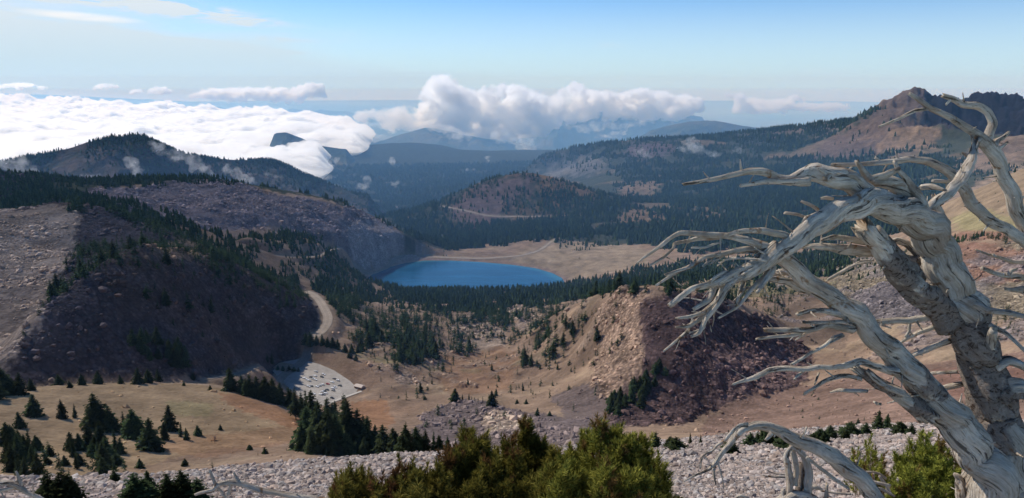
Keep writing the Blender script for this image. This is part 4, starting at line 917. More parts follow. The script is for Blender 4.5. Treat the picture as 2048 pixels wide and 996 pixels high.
def cloud(label, spec, mat, vox, disp, seed, r, dr=.04, flat=None, group=None):
    """spec: (px, py, rx, ry) ellipses in picture units at range r"""
    rr = random.Random(seed); B = []
    for s in spec:
        px, py, rx, ry = s[:4]; k = r/FPX
        c = wpt(px, py, r*(1+rr.uniform(-dr, dr)*(.6 if s[3] < 8 else 1)))
        B.append((c, (rx*k, rx*k*rr.uniform(.8, 1.1), ry*k)))
    me = blob_mesh(B, vox, disp, seed, flat); me.materials.append(mat)
    c = Vector(np.mean([b[0] for b in B], axis=0))
    o = bpy.data.objects.new('cloud', me); C.objects.link(o)
    tag(o, label, 'cloud', group); return o
def fill(x0, x1, top, bot, n, rs, seed):
    """random lumps between two outlines given as point lists"""
    rr = random.Random(seed); out = []
    tx, ty = zip(*top); bx, by = zip(*bot)
    for i in range(n):
        x = rr.uniform(x0, x1); a = float(np.interp(x, tx, ty)); b = float(np.interp(x, bx, by)); s = rr.uniform(*rs)
        s = min(s, max(3, (b-a)*.5)); y = rr.uniform(a+s*.8, max(a+s*.81, b-s*.6)); out.append((x, y, s*rr.uniform(1.0, 1.7), s))
    for x in np.arange(x0, x1, rs[0]*1.1):
        a = float(np.interp(x, tx, ty)); s = rs[0]*rr.uniform(.8, 1.3); out.append((float(x), a+s, s*1.1, s))
    return out
MC1 = cloud_mat('cumulus_vapour', .010, 1.0, .33, .0030)
MC2 = cloud_mat('thin_cloud_vapour', .0035, 1.0, .40, .006)
MC3 = cloud_mat('wisp_vapour', .009, 1.0, .42, .016)
def cum(label, top, bot, n, rs, seed, r, vox=None, disp=None, mat=None, group=None, dr=.04):
    x0, x1 = top[0][0], top[-1][0]; k = r/FPX
    return cloud(label, fill(x0, x1, top, bot, n, rs, seed), mat or MC1, (vox or 2.5)*k, (disp or rs[0]*.85)*k, seed, r, dr, None, group)
cum('tallest white cumulus cloud billowing over the middle of the valley', [(842, 205), (850, 175), (870, 153), (892, 150), (915, 172), (950, 180), (1000, 168), (1040, 172), (1080, 188), (1115, 205)], [(842, 240), (860, 260), (900, 270), (930, 278), (1000, 284), (1080, 275), (1115, 245)], 200, (7, 16), 1, 15000)
cum('ragged cloud spilling down under the tallest cumulus', [(985, 262), (1010, 258), (1060, 250), (1100, 240), (1115, 240)], [(985, 275), (1010, 300), (1050, 316), (1090, 300), (1115, 260)], 40, (5, 10), 2, 9500, mat=MC2)
cum('broad cumulus cloud to the right of the tallest one', [(1090, 205), (1120, 180), (1150, 164), (1180, 180), (1230, 186), (1290, 176), (1330, 186), (1400, 196)], [(1090, 245), (1140, 248), (1200, 240), (1290, 244), (1340, 240), (1400, 222)], 190, (7, 13), 3, 19000)
cum('long low cumulus cloud ending in haze near the big mountain', [(1380, 196), (1430, 180), (1470, 186), (1520, 200), (1570, 198), (1590, 188), (1620, 202), (1700, 206), (1780, 210)], [(1380, 222), (1450, 224), (1560, 226), (1680, 228), (1780, 226)], 90, (5, 10), 4, 24000, mat=cloud_mat('hazy_cumulus_vapour', .007))
cum('long flat white cumulus bank above the far hills', [(385, 188), (430, 176), (520, 178), (590, 176), (625, 164), (660, 170), (690, 172), (740, 180), (800, 186), (850, 190)], [(385, 194), (430, 200), (560, 202), (640, 203), (740, 202), (850, 204)], 150, (5, 9), 5, 30000)
cum('pale cloud bank below and left of the tallest cumulus', [(640, 232), (700, 222), (760, 216), (820, 210), (860, 222)], [(640, 250), (700, 254), (780, 264), (830, 268), (860, 262)], 80, (6, 12), 6, 15500, mat=cloud_mat('pale_cloud_vapour', .005))
cum('ragged cloud tail reaching down below the pale cloud bank', [(860, 240), (900, 250), (940, 262), (950, 270)], [(860, 262), (900, 278), (940, 284), (950, 276)], 24, (5, 9), 7, 12000, mat=MC2)
for i, (x, y, w_, h_, lb) in enumerate([(45, 172, 50, 8, 'small cumulus cloud at the left end of the far horizon'), (215, 172, 26, 6, 'small flat cumulus cloud left of the steepest small one above the far hills'), (320, 180, 22, 9, 'small upright cumulus puff above the far blue hills'), (275, 182, 12, 4, 'tiny cumulus puff between two small clouds above the far hills'), (2030, 205, 26, 8, 'small white cumulus peeping behind the big mountain at the right border'), (180, 202, 8, 4, 'tiny white puff on the far left hills'), (900, 188, 0, 0, None)]):
    if lb: cum(lb, [(x-w_, y), (x-w_*.3, y-h_), (x+w_*.4, y-h_*.7), (x+w_, y)], [(x-w_, y+h_*.6), (x, y+h_), (x+w_, y+h_*.6)], 16, (3.2, 6), 20+i, 28000)
for i, (x, y, w_, h_, lb) in enumerate([(1310, 240, 30, 8, 'cloud scrap on the crest of the far blue ridge'), (1240, 266, 14, 6, 'small round cloud scrap in the blue basin'), (1205, 272, 16, 4, 'thin cloud scrap in the blue basin beside the round one'), (785, 262, 8, 6, 'small cloud puff over the dark wooded valley near the pale bank'), (1130, 235, 20, 8, 'cloud scrap hanging under the broad cumulus')]):
    cum(lb, [(x-w_, y), (x-w_*.3, y-h_), (x+w_*.4, y-h_*.7), (x+w_, y)], [(x-w_, y+h_*.6), (x, y+h_), (x+w_, y+h_*.6)], 14, (3.2, 6), 40+i, 13500, mat=MC2)
def wisp(label, pts, r, rad, seed, n=26, mat=None, group=None):
    rr = random.Random(seed); S = []
    for k in range(n):
        u = rr.random()*(len(pts)-1); i = int(u); f = u-i; a, b = pts[i], pts[min(i+1, len(pts)-1)]
        w_ = rad*(1-.5*abs(u/(len(pts)-1)-.5)*2); S.append((a[0]+(b[0]-a[0])*f+rr.gauss(0, w_*.5), a[1]+(b[1]-a[1])*f+rr.gauss(0, w_*.35), w_*rr.uniform(.5, 1.1), w_*rr.uniform(.35, .7)))
    k = r/FPX; return cloud(label, S, mat or MC3, 2.2*k, rad*.45*k, seed, r, .012, None, group)
wisp('white mist drifting at the far left foot of the dark hill', [(0, 325), (40, 330), (70, 350)], 3700, 15, 61, 34)
wisp('mist wisp rising on the middle of the dark hill', [(262, 318), (268, 335), (272, 350)], 3700, 11, 62); wisp('mist band lying low in front of the dark hill', [(150, 352), (200, 350), (290, 352)], 3700, 7, 63, 24)
wisp('long mist streak falling down the right side of the dark hill', [(300, 285), (335, 305), (380, 318), (400, 335), (430, 352)], 3650, 12, 64, 46); wisp('broad mist streak below the wooded shoulder of the dark hill', [(450, 335), (480, 352), (520, 370)], 3600, 11, 65, 30); wisp('mist veil on the wooded shoulder of the dark hill', [(490, 325), (530, 345), (570, 358)], 3600, 9, 66, 22)
wisp('mist scrap on the blue valley side right of the dark hill', [(615, 350), (650, 358), (672, 352)], 5000, 8, 67, 18); wisp('small bright mist puff right of the dark hill', [(668, 376), (684, 372)], 4900, 8, 68, 12)
wisp('upright mist plume over the blue valley', [(722, 352), (738, 360), (728, 376), (710, 376)], 5000, 9, 69, 26); wisp('flat white mist scrap right of the upright plume', [(758, 370), (780, 364), (800, 368), (836, 366)], 5100, 7, 70, 24); wisp('thin upright mist strand above the valley mist', [(782, 318), (790, 330)], 6200, 8, 71, 12)
wisp('faint mist scrap on the wooded plateau', [(925, 342), (950, 338)], 6200, 6, 72, 10); wisp('small upright mist strand on the wooded plateau', [(972, 310), (976, 325)], 7000, 6, 73, 10)
wisp('tall wispy cloud standing on the wooded ridge at the right', [(1340, 250), (1352, 270), (1375, 288), (1400, 300), (1440, 312)], 5000, 13, 74, 44); wisp('thin cloud trailing right along the wooded ridge', [(1430, 312), (1470, 300), (1490, 292)], 5000, 9, 75, 16); wisp('faint cloud on the rocky knoll of the wooded ridge', [(1265, 300), (1290, 306), (1305, 314)], 5200, 9, 76, 16)
wisp('torn cloud shreds at the right tip of the cloud sea', [(690, 272), (730, 268), (770, 274)], 9000, 11, 81, 30, MC2); wisp('ragged cloud fringe hanging off the cloud sea below the lone cone', [(640, 300), (664, 318), (650, 340), (610, 350)], 6000, 11, 82, 36)
wisp('cloud shreds between the cloud sea and the pale bank', [(700, 246), (740, 250), (790, 258)], 10500, 10, 83, 30, MC2); wisp('ragged cloud scraps below the broad cumulus', [(1110, 246), (1160, 256), (1220, 252), (1290, 246)], 13000, 13, 84, 44, MC2)
wisp('faint low cloud scraps over the blue basin', [(1180, 268), (1230, 272), (1270, 266)], 12000, 8, 85, 20, MC2)
cum('long thin hazy cloud band reaching behind the big mountain', [(1560, 204), (1640, 206), (1720, 204), (1790, 208)], [(1560, 218), (1640, 222), (1720, 222), (1790, 220)], 60, (4, 8), 86, 23000, mat=cloud_mat('band_vapour', .006))
# the sea of cloud filling the far left valley
def cloud_sea():
    poly = [(-900, 205), (0, 203), (60, 200), (150, 205), (300, 214), (400, 220), (520, 226), (620, 236), (700, 240), (742, 262), (735, 292), (690, 285), (640, 286), (652, 300), (640, 318), (655, 330), (600, 345), (560, 352), (400, 352), (100, 352), (-900, 352)]
    zt = -680.0
    aa = np.linspace(-1.1, -.12, 620); rr = np.geomspace(5300, 40000, 420); A, RR = np.meshgrid(aa, rr)
    x = RR*np.sin(A); y = RR*np.cos(A); px, py = proj(x, y, np.full(x.shape, zt))
    s = RR/FPX
    wx = fbm(x, y, 2600, 6, 90, .68)*60; wy = fbm(x, y, 2600, 6, 95, .68)*20
    ins = inpoly(px+wx, py+wy, poly)*1.0
    ins = ins*(fbm(x, y, 3600, 5, 111, .6) > (-.42+.30*sstep(350, 700, px)))
    w = ins.copy()
    for rad in (5, 7):
        for ax in (0, 1):
            p_ = np.pad(w, [(rad+1, rad) if k == ax else (0, 0) for k in (0, 1)], 'edge'); c_ = np.cumsum(p_, axis=ax); n_ = w.shape[ax]
            w = (np.take(c_, range(2*rad+1, 2*rad+1+n_), ax)-np.take(c_, range(0, n_), ax))/(2*rad+1)
    th = np.clip(w*1.6-.3, 0, 1)**.8
    h = 60+fbm(x, y, 1500, 7, 97, .64, 2)*135*(.6+RR/16000)+fbm(x, y, 9000, 3, 99)*70
    top = zt-50+th*(h+40); bot = zt-50-th*90
    i = np.arange(A.size).reshape(A.shape); keep = ((th[:-1, :-1]+th[1:, 1:]+th[1:, :-1]+th[:-1, 1:]) > 0).ravel()
    q = np.stack([i[:-1, :-1], i[:-1, 1:], i[1:, 1:], i[1:, :-1]], -1).reshape(-1, 4)[keep]
    V = np.concatenate([np.stack([x, y, top], -1).reshape(-1, 3), np.stack([x, y, bot], -1).reshape(-1, 3)])
    F = np.concatenate([q, q[:, ::-1]+A.size])
    used, inv = np.unique(F, return_inverse=True)
    tag(mesh_np('clouds', V[used], inv.reshape(F.shape), cloud_mat('cloud_sea_vapour', .022, 1.0, .30, .0016)), 'bright white sea of cloud filling the far left valley behind the dark hill', 'clouds', kind='stuff')
cloud_sea()
# ================================================================ LOOSE ROCK
def ico():
    import bmesh
    bm = bmesh.new(); bmesh.ops.create_icosphere(bm, subdivisions=1, radius=1)
    v = np.array([q.co[:] for q in bm.verts]); f = np.array([[q.index for q in p.verts] for p in bm.faces]); bm.free(); return v, f
IV, IF = ico()
def rock_protos(n, seed):
    r = np.random.default_rng(seed); out = []
    for i in range(n):
        v = IV*(1+r.uniform(-.28, .28, (len(IV), 1)))
        for _ in range(4):   # flat broken faces
            d = r.normal(size=3); d /= np.linalg.norm(d); h = r.uniform(.45, .8); k = v@d; v = v-np.maximum(k-h, 0)[:, None]*d
        v = v*np.array([r.uniform(.8, 1.3), r.uniform(.6, 1.0), r.uniform(.45, .8)]); out.append(v)
    return out
def rocks(name, pts, size, col, label, seed=1, sink=.25):
    """pts (n,3) on the ground"""
    r = np.random.default_rng(seed); pr = rock_protos(12, seed); n = len(pts); wh = r.integers(0, 12, n); Vs = []; Fs = []; Cs = []; off = 0
    for w_ in range(12):
        k = wh == w_; m_ = k.sum()
        if not m_: continue
        th = r.uniform(0, 6.28, m_); c, s = np.cos(th)[:, None], np.sin(th)[:, None]; v = pr[w_]; tl = r.uniform(-.5, .5, (m_, 1)); ct_, st_ = np.cos(tl), np.sin(tl)
        x = v[None, :, 0]; y = v[None, :, 1]*ct_-v[None, :, 2]*st_; z = v[None, :, 1]*st_+v[None, :, 2]*ct_
        sz = size[k][:, None]/2
        Vs.append(np.stack([(x*c-y*s)*sz+pts[k, 0:1], (x*s+y*c)*sz+pts[k, 1:2], z*sz+pts[k, 2:3]+sz*sink], -1).reshape(-1, 3))
        Fs.append((IF[None]+(np.arange(m_)*len(v))[:, None, None]).reshape(-1, 3)+off); off += m_*len(v)
        Cs.append(np.repeat(col[k], len(v), axis=0))
    return tag(mesh_np(name, np.concatenate(Vs), np.concatenate(Fs), MROCK, False, None, {'albedo': np.concatenate(Cs)}), label, name, kind='stuff')
def rockmat():
    m, nt, out = newmat('broken_rock')
    pos = nt.new('ShaderNodeNewGeometry').outputs['Position']; c = nt.attr('albedo')
    n = nt.noise(pos, 3.0, 5, .65); n2 = nt.noise(pos, 14.0, 4, .7)
    k = nt.math('MULTIPLY', nt.mr(n, .3, .7, .75, 1.2), nt.mr(n2, .3, .7, .85, 1.12))
    c = nt.mix(1.0, c, nt.new('ShaderNodeCombineColor', {0: k, 1: k, 2: k}).outputs[0], 'MULTIPLY')
    b = nt.new('ShaderNodeBump', {'Height': nt.math('ADD', n, nt.math('MULTIPLY', n2, .3)), 'Distance': .06, 'Strength': .8})
    s = nt.new('ShaderNodeBsdfDiffuse', {'Color': c, 'Normal': b.outputs[0]}); nt.l.new(s.outputs[0], out.inputs[0]); return m
MROCK = rockmat()
def scatter(N, a0, a1, r0, r1, law):
    a = rng.uniform(a0, a1, N); v = rng.uniform(0, 1, N)
    r = np.exp(math.log(r0)+(math.log(r1)-math.log(r0))*v) if law == 'log' else np.sqrt(r0*r0+(r1*r1-r0*r0)*v)
    x = r*np.sin(a); y = r*np.cos(a); return x, y, r
# scree underfoot
x, y, r = scatter(130000, -.75, .75, 9, 240, 'log')
keep = fbm(x, y, 9, 3, 120) > rng.uniform(-.55, .0, len(x)); x, y, r = x[keep], y[keep], r[keep]
z = sample(Z, x, y); sz = r*.0019*rng.pareto(1.9, len(x)).clip(0, 7)+r*.0022+.010
sz = np.minimum(sz, 1.1)
base = np.array((.40, .33, .285)); var = rng.uniform(.6, 1.25, len(x))[:, None]; warm = rng.uniform(-1, 1, len(x))[:, None]*np.array((.035, .0, -.02))
near_rock = (base+warm)*var*np.where(rng.random(len(x)) < .1, .65, 1)[:, None]
rocks('rubble', np.c_[x, y, z], sz, near_rock, 'loose pale pinkish grey stones covering the slope in front', 3, .15)
# boulders and talus further out, by the ground's rockiness
x, y, r = scatter(900000, -.72, .72, 235, 2400, 'lin')
rk = sample(ROCK, x, y); dr_ = sample(np.minimum(droad, 200), x, y); s_ = sample(sd, x, y); dl_ = sample(np.minimum(dlot, 300), x, y)
cl = fbm(x, y, 45, 4, 130)
pr_ = np.where(rk > .5, .20, np.where(rk > .25, .07, .016))*np.where(cl > .0, 1.6, .45)*(r < 1500)+np.where(rk > .5, .07, .002)*(r >= 1500)
keep = (rng.random(len(x)) < pr_) & (dr_ > 1.5) & (s_ > 5) & (dl_ > 3) & (visible(x, y) | (rng.random(len(x)) < .25))
x, y, r, rk = x[keep], y[keep], r[keep], rk[keep]
print('boulders', len(x))
z = sample(Z, x, y); cc = np.stack([sample(COL[..., k], x, y) for k in range(3)], -1)
sz = np.where(rk > .5, 1.4, .9)+rng.pareto(2.0, len(x)).clip(0, 5)*np.where(rk > .5, 1.5, .9); sz *= np.where(r > 1500, 1.6, 1)
rocks('boulders', np.c_[x, y, z], sz, (cc*1.12*rng.uniform(.7, 1.5, len(x))[:, None]).clip(0, .6), 'broken boulders and talus blocks strewn over the slopes and hollows', 5, .1)

# ================================================================ CARS AND HUT
def carpaint(name, c): return simple(name, c, .35, 0, .6)
MGLASS = simple('car_glass', (.02, .025, .03), .12, 0, .8); MTYRE = simple('tyre_rubber', (.015, .015, .015), .8); MRIM = simple('wheel_rim', (.45, .45, .46), .4, .8)
CARC = {'white': carpaint('white_car_paint', (.82, .82, .82)), 'silver': carpaint('silver_car_paint', (.48, .49, .5)), 'black': carpaint('black_car_paint', (.02, .02, .025)), 'red': carpaint('red_car_paint', (.35, .03, .02)), 'grey': carpaint('grey_car_paint', (.16, .165, .17))}
def prism(profile, w, inset=0):
    """side profile (y,z) extruded across x, rails pulled in at the top"""
    n = len(profile); V = []; zt = max(p[1] for p in profile)
    for s in (-1, 1):
        for y_, z_ in profile: V.append((s*(w/2-inset*max(0, (z_-.9))/max(.01, zt-.9)), y_, z_))
    F4 = [(i, (i+1) % n, n+(i+1) % n, n+i) for i in range(n)]
    return V, F4, [tuple(range(n))[::-1], tuple(range(n, 2*n))]
def pym(name, V, F, mat, parent, smooth=False, bev=0):
    me = bpy.data.meshes.new(name); me.from_pydata([tuple(map(float, v)) for v in V], [], F); me.materials.append(mat); me.update()
    if smooth:
        for p_ in me.polygons: p_.use_smooth = True
    o = bpy.data.objects.new(name, me); C.objects.link(o); o.parent = parent
    if bev: b = o.modifiers.new('b', 'BEVEL'); b.width = bev; b.segments = 2; b.limit_method = 'ANGLE'
    return o
def make_car(kind):
    root = empty('parked_car')
    suv = kind == 'suv'; h = 1.72 if suv else 1.46; L_ = 4.7
    body = [(-2.35, .35), (-2.38, .75), (-2.2, .95), (-.9, 1.02), (1.9 if not suv else 2.25, 1.05), (2.35, .95), (2.38, .5), (2.3, .32)]
    V, F4, c = prism(body, 1.85); pym('body', V, F4+c, CARC['white'], root, bev=.08)
    cab = [(-.95, 1.02), (-.25, h-.1), (1.3 if not suv else 1.9, h-.06), (1.85 if not suv else 2.22, 1.05)]
    V, F4, c = prism(cab, 1.68, .22); pym('windows', V, F4+c, MGLASS, root, bev=.03)
    rf = [(-.32, h-.06), (-.2, h), (1.2 if not suv else 1.85, h+.02), (1.4 if not suv else 1.98, h-.05)]
    V, F4, c = prism(rf, 1.36); pym('roof', V, F4+c, CARC['white'], root, bev=.02)
    for sx_ in (-.84, .84):
        for y_ in (-1.45, 1.42):
            V = []; n = 14
            for s in (-.11, .11):
                for q in range(n): V.append((sx_+s, y_+.34*math.cos(q*2*math.pi/n), .34+.34*math.sin(q*2*math.pi/n)))
            wv = pym('wheel', V, [(i, (i+1) % n, n+(i+1) % n, n+i) for i in range(n)]+[tuple(range(n))[::-1], tuple(range(n, 2*n))], MTYRE, root)
    for sx_ in (-.66, .66):
        V = [(sx_-.2, -2.39, .68), (sx_+.2, -2.39, .68), (sx_+.2, -2.33, .84), (sx_-.2, -2.33, .84), (sx_-.2, -2.25, .68), (sx_+.2, -2.25, .68), (sx_+.2, -2.2, .84), (sx_-.2, -2.2, .84)]
        pym('headlight', V, [(0, 1, 2, 3), (7, 6, 5, 4), (0, 4, 5, 1), (1, 5, 6, 2), (2, 6, 7, 3), (3, 7, 4, 0)], MRIM, root)
    return root
srcs = {'suv': make_car('suv'), 'sedan': make_car('sedan')}; used_src = set()
def z13(x, y): return 400+x/3.69, 560+y/3.69
cars = [(855, 678, 'silver', 'sedan'), (770, 728, 'white', 'suv'), (790, 738, 'white', 'sedan'), (806, 746, 'silver', 'sedan'), (818, 720, 'black', 'suv'), (850, 710, 'white', 'sedan'), (836, 732, 'silver', 'suv'), (850, 738, 'white', 'sedan'), (912, 700, 'white', 'suv'), (900, 718, 'black', 'suv'), (992, 732, 'black', 'sedan'), (1016, 744, 'white', 'suv'), (976, 757, 'white', 'sedan'), (943, 770, 'red', 'sedan'), (800, 788, 'white', 'suv'), (822, 786, 'black', 'sedan'), (862, 790, 'white', 'sedan'), (882, 783, 'silver', 'sedan'), (903, 776, 'white', 'suv'), (998, 794, 'white', 'suv'), (980, 802, 'white', 'sedan'), (1032, 782, 'black', 'suv'), (984, 818, 'grey', 'sedan'), (938, 812, 'black', 'sedan'), (902, 828, 'white', 'suv'), (918, 822, 'black', 'sedan'), (928, 838, 'white', 'sedan'), (890, 848, 'white', 'suv'), (912, 848, 'grey', 'sedan'), (838, 842, 'white', 'sedan'), (976, 874, 'black', 'suv'), (656, 672, 'grey', 'suv')]
cl_ = {}
_ncol = Counter(c[2] for c in cars)
for i, (a_, b_, colr_, kd) in enumerate(cars):
    px, py = z13(a_, b_); x, y = on_plane(px, py, PZ+.3)
    o = srcs[kd] if kd not in used_src else copy_tree(srcs[kd]); used_src.add(kd)
    o.location = (x, y, PZ+.26); o.rotation_euler = (0, 0, R(62)+random.uniform(-.04, .04)+(math.pi if random.random() < .5 else 0))
    for ch in o.children:
        if ch.name.split('.')[0] in ('body', 'roof'):
            ch.material_slots[0].link = 'OBJECT'; ch.material_slots[0].material = CARC[colr_]
    word = 'tall' if kd == 'suv' else 'low'
    lab = '%s %s car parked in the rows of the trailhead car park' % (word, colr_)
    if i == 13: lab = 'single red car in the middle of the car park'
    if i == 31: lab = 'grey car parked apart by the bushes at the top of the car park'
    if i == 30: lab = 'black car parked apart at the near kerb of the car park'
    if i == 0: lab = 'silver car parked apart above the first row of the car park'
    k_ = 'cars parked at the trailhead' if i not in (13, 31, 30, 0) else None
    for q in ('label', 'category', 'group'):
        if q in o: del o[q]
    tag(o, lab, 'car', (word+' '+colr_+' cars parked at the trailhead') if k_ and sum(1 for j, c in enumerate(cars) if c[2] == colr_ and c[3] == kd and j not in (13, 31, 30, 0)) > 1 else None)
def box(name, x0, x1, y0, y1, z0, z1, mat, parent, bev=0):
    V = [(x, y, z) for z in (z0, z1) for y in (y0, y1) for x in (x0, x1)]
    return pym(name, V, [(0, 2, 3, 1), (4, 5, 7, 6), (0, 1, 5, 4), (1, 3, 7, 5), (3, 2, 6, 7), (2, 0, 4, 6)], mat, parent, bev=bev)
hx, hy = on_plane(719, 776, PZ); hut = empty('toilet_building', (hx, hy, PZ), R(-28)); zg = max(PZ, ground_z(hx, hy)); hut.location.z = zg
MH1 = simple('hut_stone', (.27, .19, .15), vary=.2, scale=2); MH2 = simple('hut_roof', (.50, .42, .36), vary=.1, scale=1); MH3 = simple('hut_door', (.10, .06, .04)); MCONC = simple('concrete_kerb', (.42, .38, .33), vary=.1, scale=1)
box('wall', -5, 5, -3, 3, -.5, 2.7, MH1, hut)
V = [(-5.7, -3.7, 2.7), (5.7, -3.7, 2.7), (5.7, 3.7, 2.7), (-5.7, 3.7, 2.7), (-5.2, 0, 4.1), (5.2, 0, 4.1)]
pym('roof', V, [(3, 2, 1, 0), (0, 1, 5, 4), (2, 3, 4, 5), (1, 2, 5), (3, 0, 4)], MH2, hut)
for x_ in (-2.6, 2.6): box('door', x_-.5, x_+.5, -3.06, -2.98, 0, 2.1, MH3, hut)
for x_ in (-.6, .9): box('window', x_-.4, x_+.4, -3.05, -2.98, 1.6, 2.2, MGLASS, hut)
tag(hut, 'small brown toilet building with pale roof at the right corner of the car park', 'building')
# pale kerb walk along the near edge
p0 = np.array(on_plane(723, 783, PZ)); p1 = np.array(on_plane(660, 806, PZ)); d_ = (p1-p0)/np.linalg.norm(p1-p0); nn = np.array((d_[1], -d_[0]))
q = [p0+nn*1.6, p1+nn*1.6, p1-nn*1.6, p0-nn*1.6]
tag(pym('kerb', [(a[0], a[1], PZ+.2+h_) for h_ in (0, .35) for a in q], [(3, 2, 1, 0), (4, 5, 6, 7), (0, 1, 5, 4), (1, 2, 6, 5), (2, 3, 7, 6), (3, 0, 4, 7)], MCONC, None), kind='structure')

# ================================================================ BLEACHED DEAD WOOD
def deadwood(name, barky=0.0):
    m, nt, out = newmat(name)
    g = nt.attr('grain', 'Vector'); bk = nt.attr('bark', 'Fac')
    gs = nt.scl(g, (1, 1, .10))
    warp = nt.new('ShaderNodeTexNoise', {'Vector': g, 'Scale': 5.0, 'Detail': 3}).outputs['Color']
    gw = nt.vmath('ADD', gs, nt.scl(nt.vmath('SUBTRACT', warp, (.5, .5, .5)), (.05, .05, .02)))
    fib = nt.noise(gw, 60, 6, .68); fib2 = nt.noise(gw, 190, 4, .7); blot = nt.noise(g, 4.2, 5, .62); blot2 = nt.noise(g, 11, 4, .6, .5)
    cr = nt.mr(nt.noise(gw, 40, 5, .62), .59, .63)                     # long drying cracks
    pit = nt.mr(nt.voro(nt.scl(g, (1, 1, .6)), 34), .10, .02)
    c = nt.mix(nt.mr(blot, .35, .65), (.50, .41, .31, 1), (.80, .69, .55, 1))
    c = nt.mix(nt.mr(fib, .38, .56), nt.mix(1.0, c, (.68, .63, .58, 1), 'MULTIPLY'), c)
    c = nt.mix(nt.math('MULTIPLY', nt.mr(fib2, .45, .6), .25), c, (.80, .73, .63, 1))
    c = nt.mix(nt.math('MULTIPLY', nt.mr(blot2, .60, .68), .85), c, (.30, .15, .065, 1))   # rusty inner wood
    c = nt.mix(nt.math('MULTIPLY', nt.mr(nt.noise(g, 2.4, 5, .7, .6), .54, .62), .55), c, (.25, .175, .12, 1))
    c = nt.mix(nt.math('MULTIPLY', cr, .8), c, (.055, .042, .035, 1)); c = nt.mix(nt.math('MULTIPLY', pit, .6), c, (.07, .05, .04, 1))
    # scaly bark
    bv = nt.scl(nt.vmath('ADD', g, nt.scl(warp, (.04, .04, .04))), (1, 1, 1.6))
    bn = nt.noise(bv, 30, 6, .68, .6); bvo = nt.mr(bn, .38, .62, .9, .1); bcol = nt.noise(bv, 13, 5, .65)
    bc = nt.mix(bcol, (.27, .20, .15, 1), (.56, .47, .39, 1)); bc = nt.mix(nt.mr(bvo, .55, .9), bc, (.11, .075, .055, 1))
    bm_ = nt.mr(nt.math('ADD', bk, nt.math('MULTIPLY', nt.math('SUBTRACT', nt.noise(g, 6.5, 5, .6), .5), 1.6)), .42, .52)
    c = nt.mix(bm_, c, bc)
    h = nt.math('ADD', nt.math('MULTIPLY', fib, .034), nt.math('MULTIPLY', fib2, .008)); h = nt.math('SUBTRACT', h, nt.math('MULTIPLY', cr, .012)); h = nt.math('SUBTRACT', h, nt.math('MULTIPLY', pit, .008))
    h = nt.math('ADD', h, nt.math('MULTIPLY', bm_, nt.math('SUBTRACT', .022, nt.math('MULTIPLY', bvo, .030))))
    b = nt.new('ShaderNodeBump', {'Height': h, 'Distance': 1.0, 'Strength': 1.0})
    s = nt.new('ShaderNodeBsdfDiffuse', {'Color': c, 'Roughness': .5, 'Normal': b.outputs[0]}); nt.l.new(s.outputs[0], out.inputs[0]); return m
MDEAD = deadwood('bleached_dead_wood')
_tube_n = [0]
